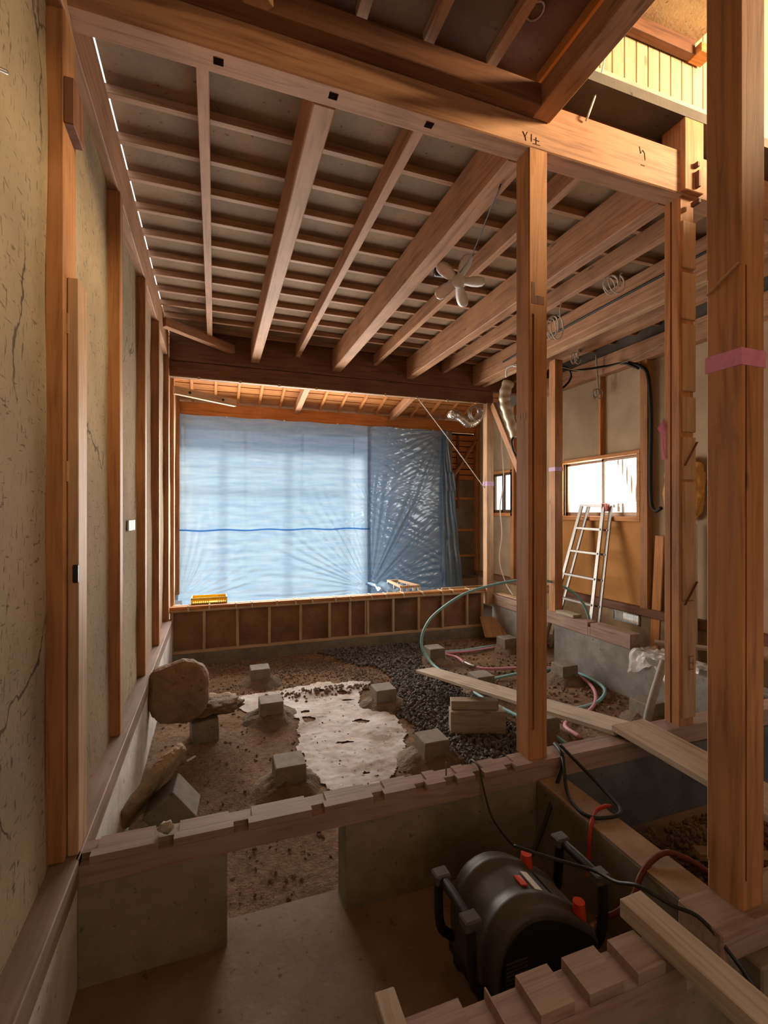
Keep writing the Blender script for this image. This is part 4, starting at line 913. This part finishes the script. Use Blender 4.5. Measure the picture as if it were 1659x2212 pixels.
def slope_plate(name, x0, x1, y0, y1, off, mat, parent):
    def zt(x):
        for (xa, za), (xb, zb) in zip(prof[1:], prof[2:]):
            if xa <= x <= xb and xb > xa: return .10 + (za + (zb - za) * (x - xa) / (xb - xa) - .10) * 1.01
        return .43
    bm = bmesh.new(); n_ = 6; r_ = []
    for i in range(n_ + 1):
        x = x0 + (x1 - x0) * i / n_; r_.append([bm.verts.new((x, y_, zt(x) + o_)) for y_, o_ in ((y0, off), (y1, off), (y1, off - .006), (y0, off - .006))])
    for p_, q_ in zip(r_, r_[1:]):
        for q in range(4): bm.faces.new((p_[q], q_[q], q_[(q + 1) % 4], p_[(q + 1) % 4]))
    bm.faces.new(r_[0]); bm.faces.new(r_[-1][::-1]); return from_bm(name, bm, mat, parent)
tag(slope_plate('label_plate', .012, .045, -.085, .02, .004, M_WHITE, t), 'white rating label')
tag(slope_plate('badge', -.035, -.005, -.055, -.005, .004, M_RED, t), 'small red badge')
tag(slope_plate('control_plate', .10, .20, -.09, .05, .003, simple('grey_plate', (.12, .105, .09), .45), t), 'dull grey control plate')
bm = bmesh.new(); bmesh.ops.create_cone(bm, cap_ends=True, segments=12, radius1=.016, radius2=.016, depth=.06, matrix=Matrix.Translation((.262, -.10, .20)) @ Matrix.Rotation(R(90), 4, 'Y'))
tag(from_bm('air_coupler', bm, simple('brass', (.55, .42, .22), .35, .8), t), 'brass coupler')
t.location = (1.13, 1.575, 0); t.rotation_euler = (0, 0, R(1))

# ================================================================== LADDER
t = T('stepladder', 'folded aluminium stepladder leaning on the wall below the window', 'ladder', (4.5, 5.2, -.1))
tops = ((4.93, 5.02, 1.92), (4.93, 5.42, 1.93)); feet = ((4.47, 4.84, -.09), (4.47, 5.66, -.09))
for off, nm in (((0, 0, 0), 'front_section'), ((.055, -.075, -.01), 'rear_section')):
    O = Vector(off); A0, A1 = [Vector(q) + O for q in tops]; F0, F1 = [Vector(q) + O for q in feet]
    bm = bmesh.new(); bar_bm(bm, F0, A0, .05, .022, (1, 0, 0)); sec = from_bm(nm, bm, M_ALU, t)
    bm = bmesh.new(); bar_bm(bm, F1, A1, .05, .022, (1, 0, 0)); from_bm('rail', bm, M_ALU, sec)
    for zt in (.28, .62, .95, 1.28, 1.60):
        q = (zt + .09) / 2.01; bm = bmesh.new(); bar_bm(bm, F0.lerp(A0, q), F1.lerp(A1, q), .045, .025); from_bm('rung', bm, M_ALU, sec)
    bm = bmesh.new(); bar_bm(bm, A0, A1, .06, .03); from_bm('top_bar', bm, M_ALU, sec)
for q in ((4.95, 4.98, 1.90), (4.94, 5.03, 1.90)): tag(B('hinge_cap', q[0] - .03, q[0] + .03, q[1] - .022, q[1] + .022, q[2] - .06, q[2] + .05, simple('faded_red', (.70, .22, .20), .5), t, .006), 'faded red hinge cap')

# ---- plastic sheet on the ledge
m, nt, b = newmat('clear_plastic'); tr = nt.nodes.new('ShaderNodeBsdfTransparent'); d_ = nt.nodes.new('ShaderNodeBsdfPrincipled'); d_.inputs['Base Color'].default_value = (.80, .80, .82, 1); d_.inputs['Roughness'].default_value = .2
mx = nt.nodes.new('ShaderNodeMixShader'); L(nt, ramp(nt, tex_noise(nt, coords(nt), 9, 4), [(.35, .35), (.65, .85)]), mx.inputs[0]); L(nt, tr.outputs[0], mx.inputs[1]); L(nt, d_.outputs[0], mx.inputs[2]); L(nt, mx.outputs[0], nt.nodes['Material Output'].inputs[0])
V, Fs = [], []
nx, ny = 44, 26
for j in range(ny + 1):
    for i in range(nx + 1):
        u, v_ = i / nx, j / ny; y = 3.02 + .72 * u + .03 * noise.noise(Vector((u * 5, v_ * 5, 1)))
        x = 4.30 - .40 * v_; z = .425 + .045 * abs(noise.noise(Vector((u * 6, v_ * 6, 3)))) + .02 * noise.noise(Vector((u * 16, v_ * 14, 8)))
        if x < 4.06: k_ = (4.06 - x); z -= k_ * 1.5 * (.4 + .6 * math.sin(u * 5) ** 2); x = 4.06 - k_ * .35 + .03 * noise.noise(Vector((u * 9, v_ * 3, 5)))
        V.append((x - .02, y, z))
for j in range(ny):
    for i in range(nx): q = j * (nx + 1) + i; Fs.append((q, q + 1, q + nx + 2, q + nx + 1))
me = bpy.data.meshes.new('plastic_sheet'); me.from_pydata(V, [], Fs); me.materials.append(m)
for p_ in me.polygons: p_.use_smooth = True
o = bpy.data.objects.new('plastic_sheet', me); link(o); tag(o, 'crumpled clear plastic sheet draped over the concrete ledge', 'plastic sheet')
tag(B('paper_note', -.577, -.566, 3.74, 4.02, 1.70, 1.775, simple('pale_note', (.62, .74, .78), .6), None, .001), 'small pale blue note stuck on the left plaster', 'note')
tag(B('white_pipe', 4.82, 4.94, 3.70, 3.84, -.09, 1.70, M_WHITE, None, .01), 'white downpipe casing between the two right posts', 'pipe')
tag(lump('insulation_batt', (4.98, 3.90, 2.10), (.08, .22, .32), M_INSUL, None, .2, 3, 4, seed=12, power=4), 'torn yellow insulation batt in the right wall', 'insulation')
tag(bar('wood_chip', (-.2, 3.9, -.06), (-.14, 3.95, -.055), .02, .01, M_WHITE), 'white scrap on the earth below the clay lump', 'scrap')
tag(bar('screw', (1.10, 2.15, .505), (1.10, 2.15, .57), .006, .006, M_NAIL, bev=0), 'bolt standing up from the long notched sill', 'bolt')
tag(lump('cloth_scrap', (-.19, 2.16, .525), (.03, .02, .022), simple('grey_rag', (.42, .40, .34), .9), None, .4, 3, 3, seed=4), 'small grey rag scrap on the long sill near the left wall', 'scrap')
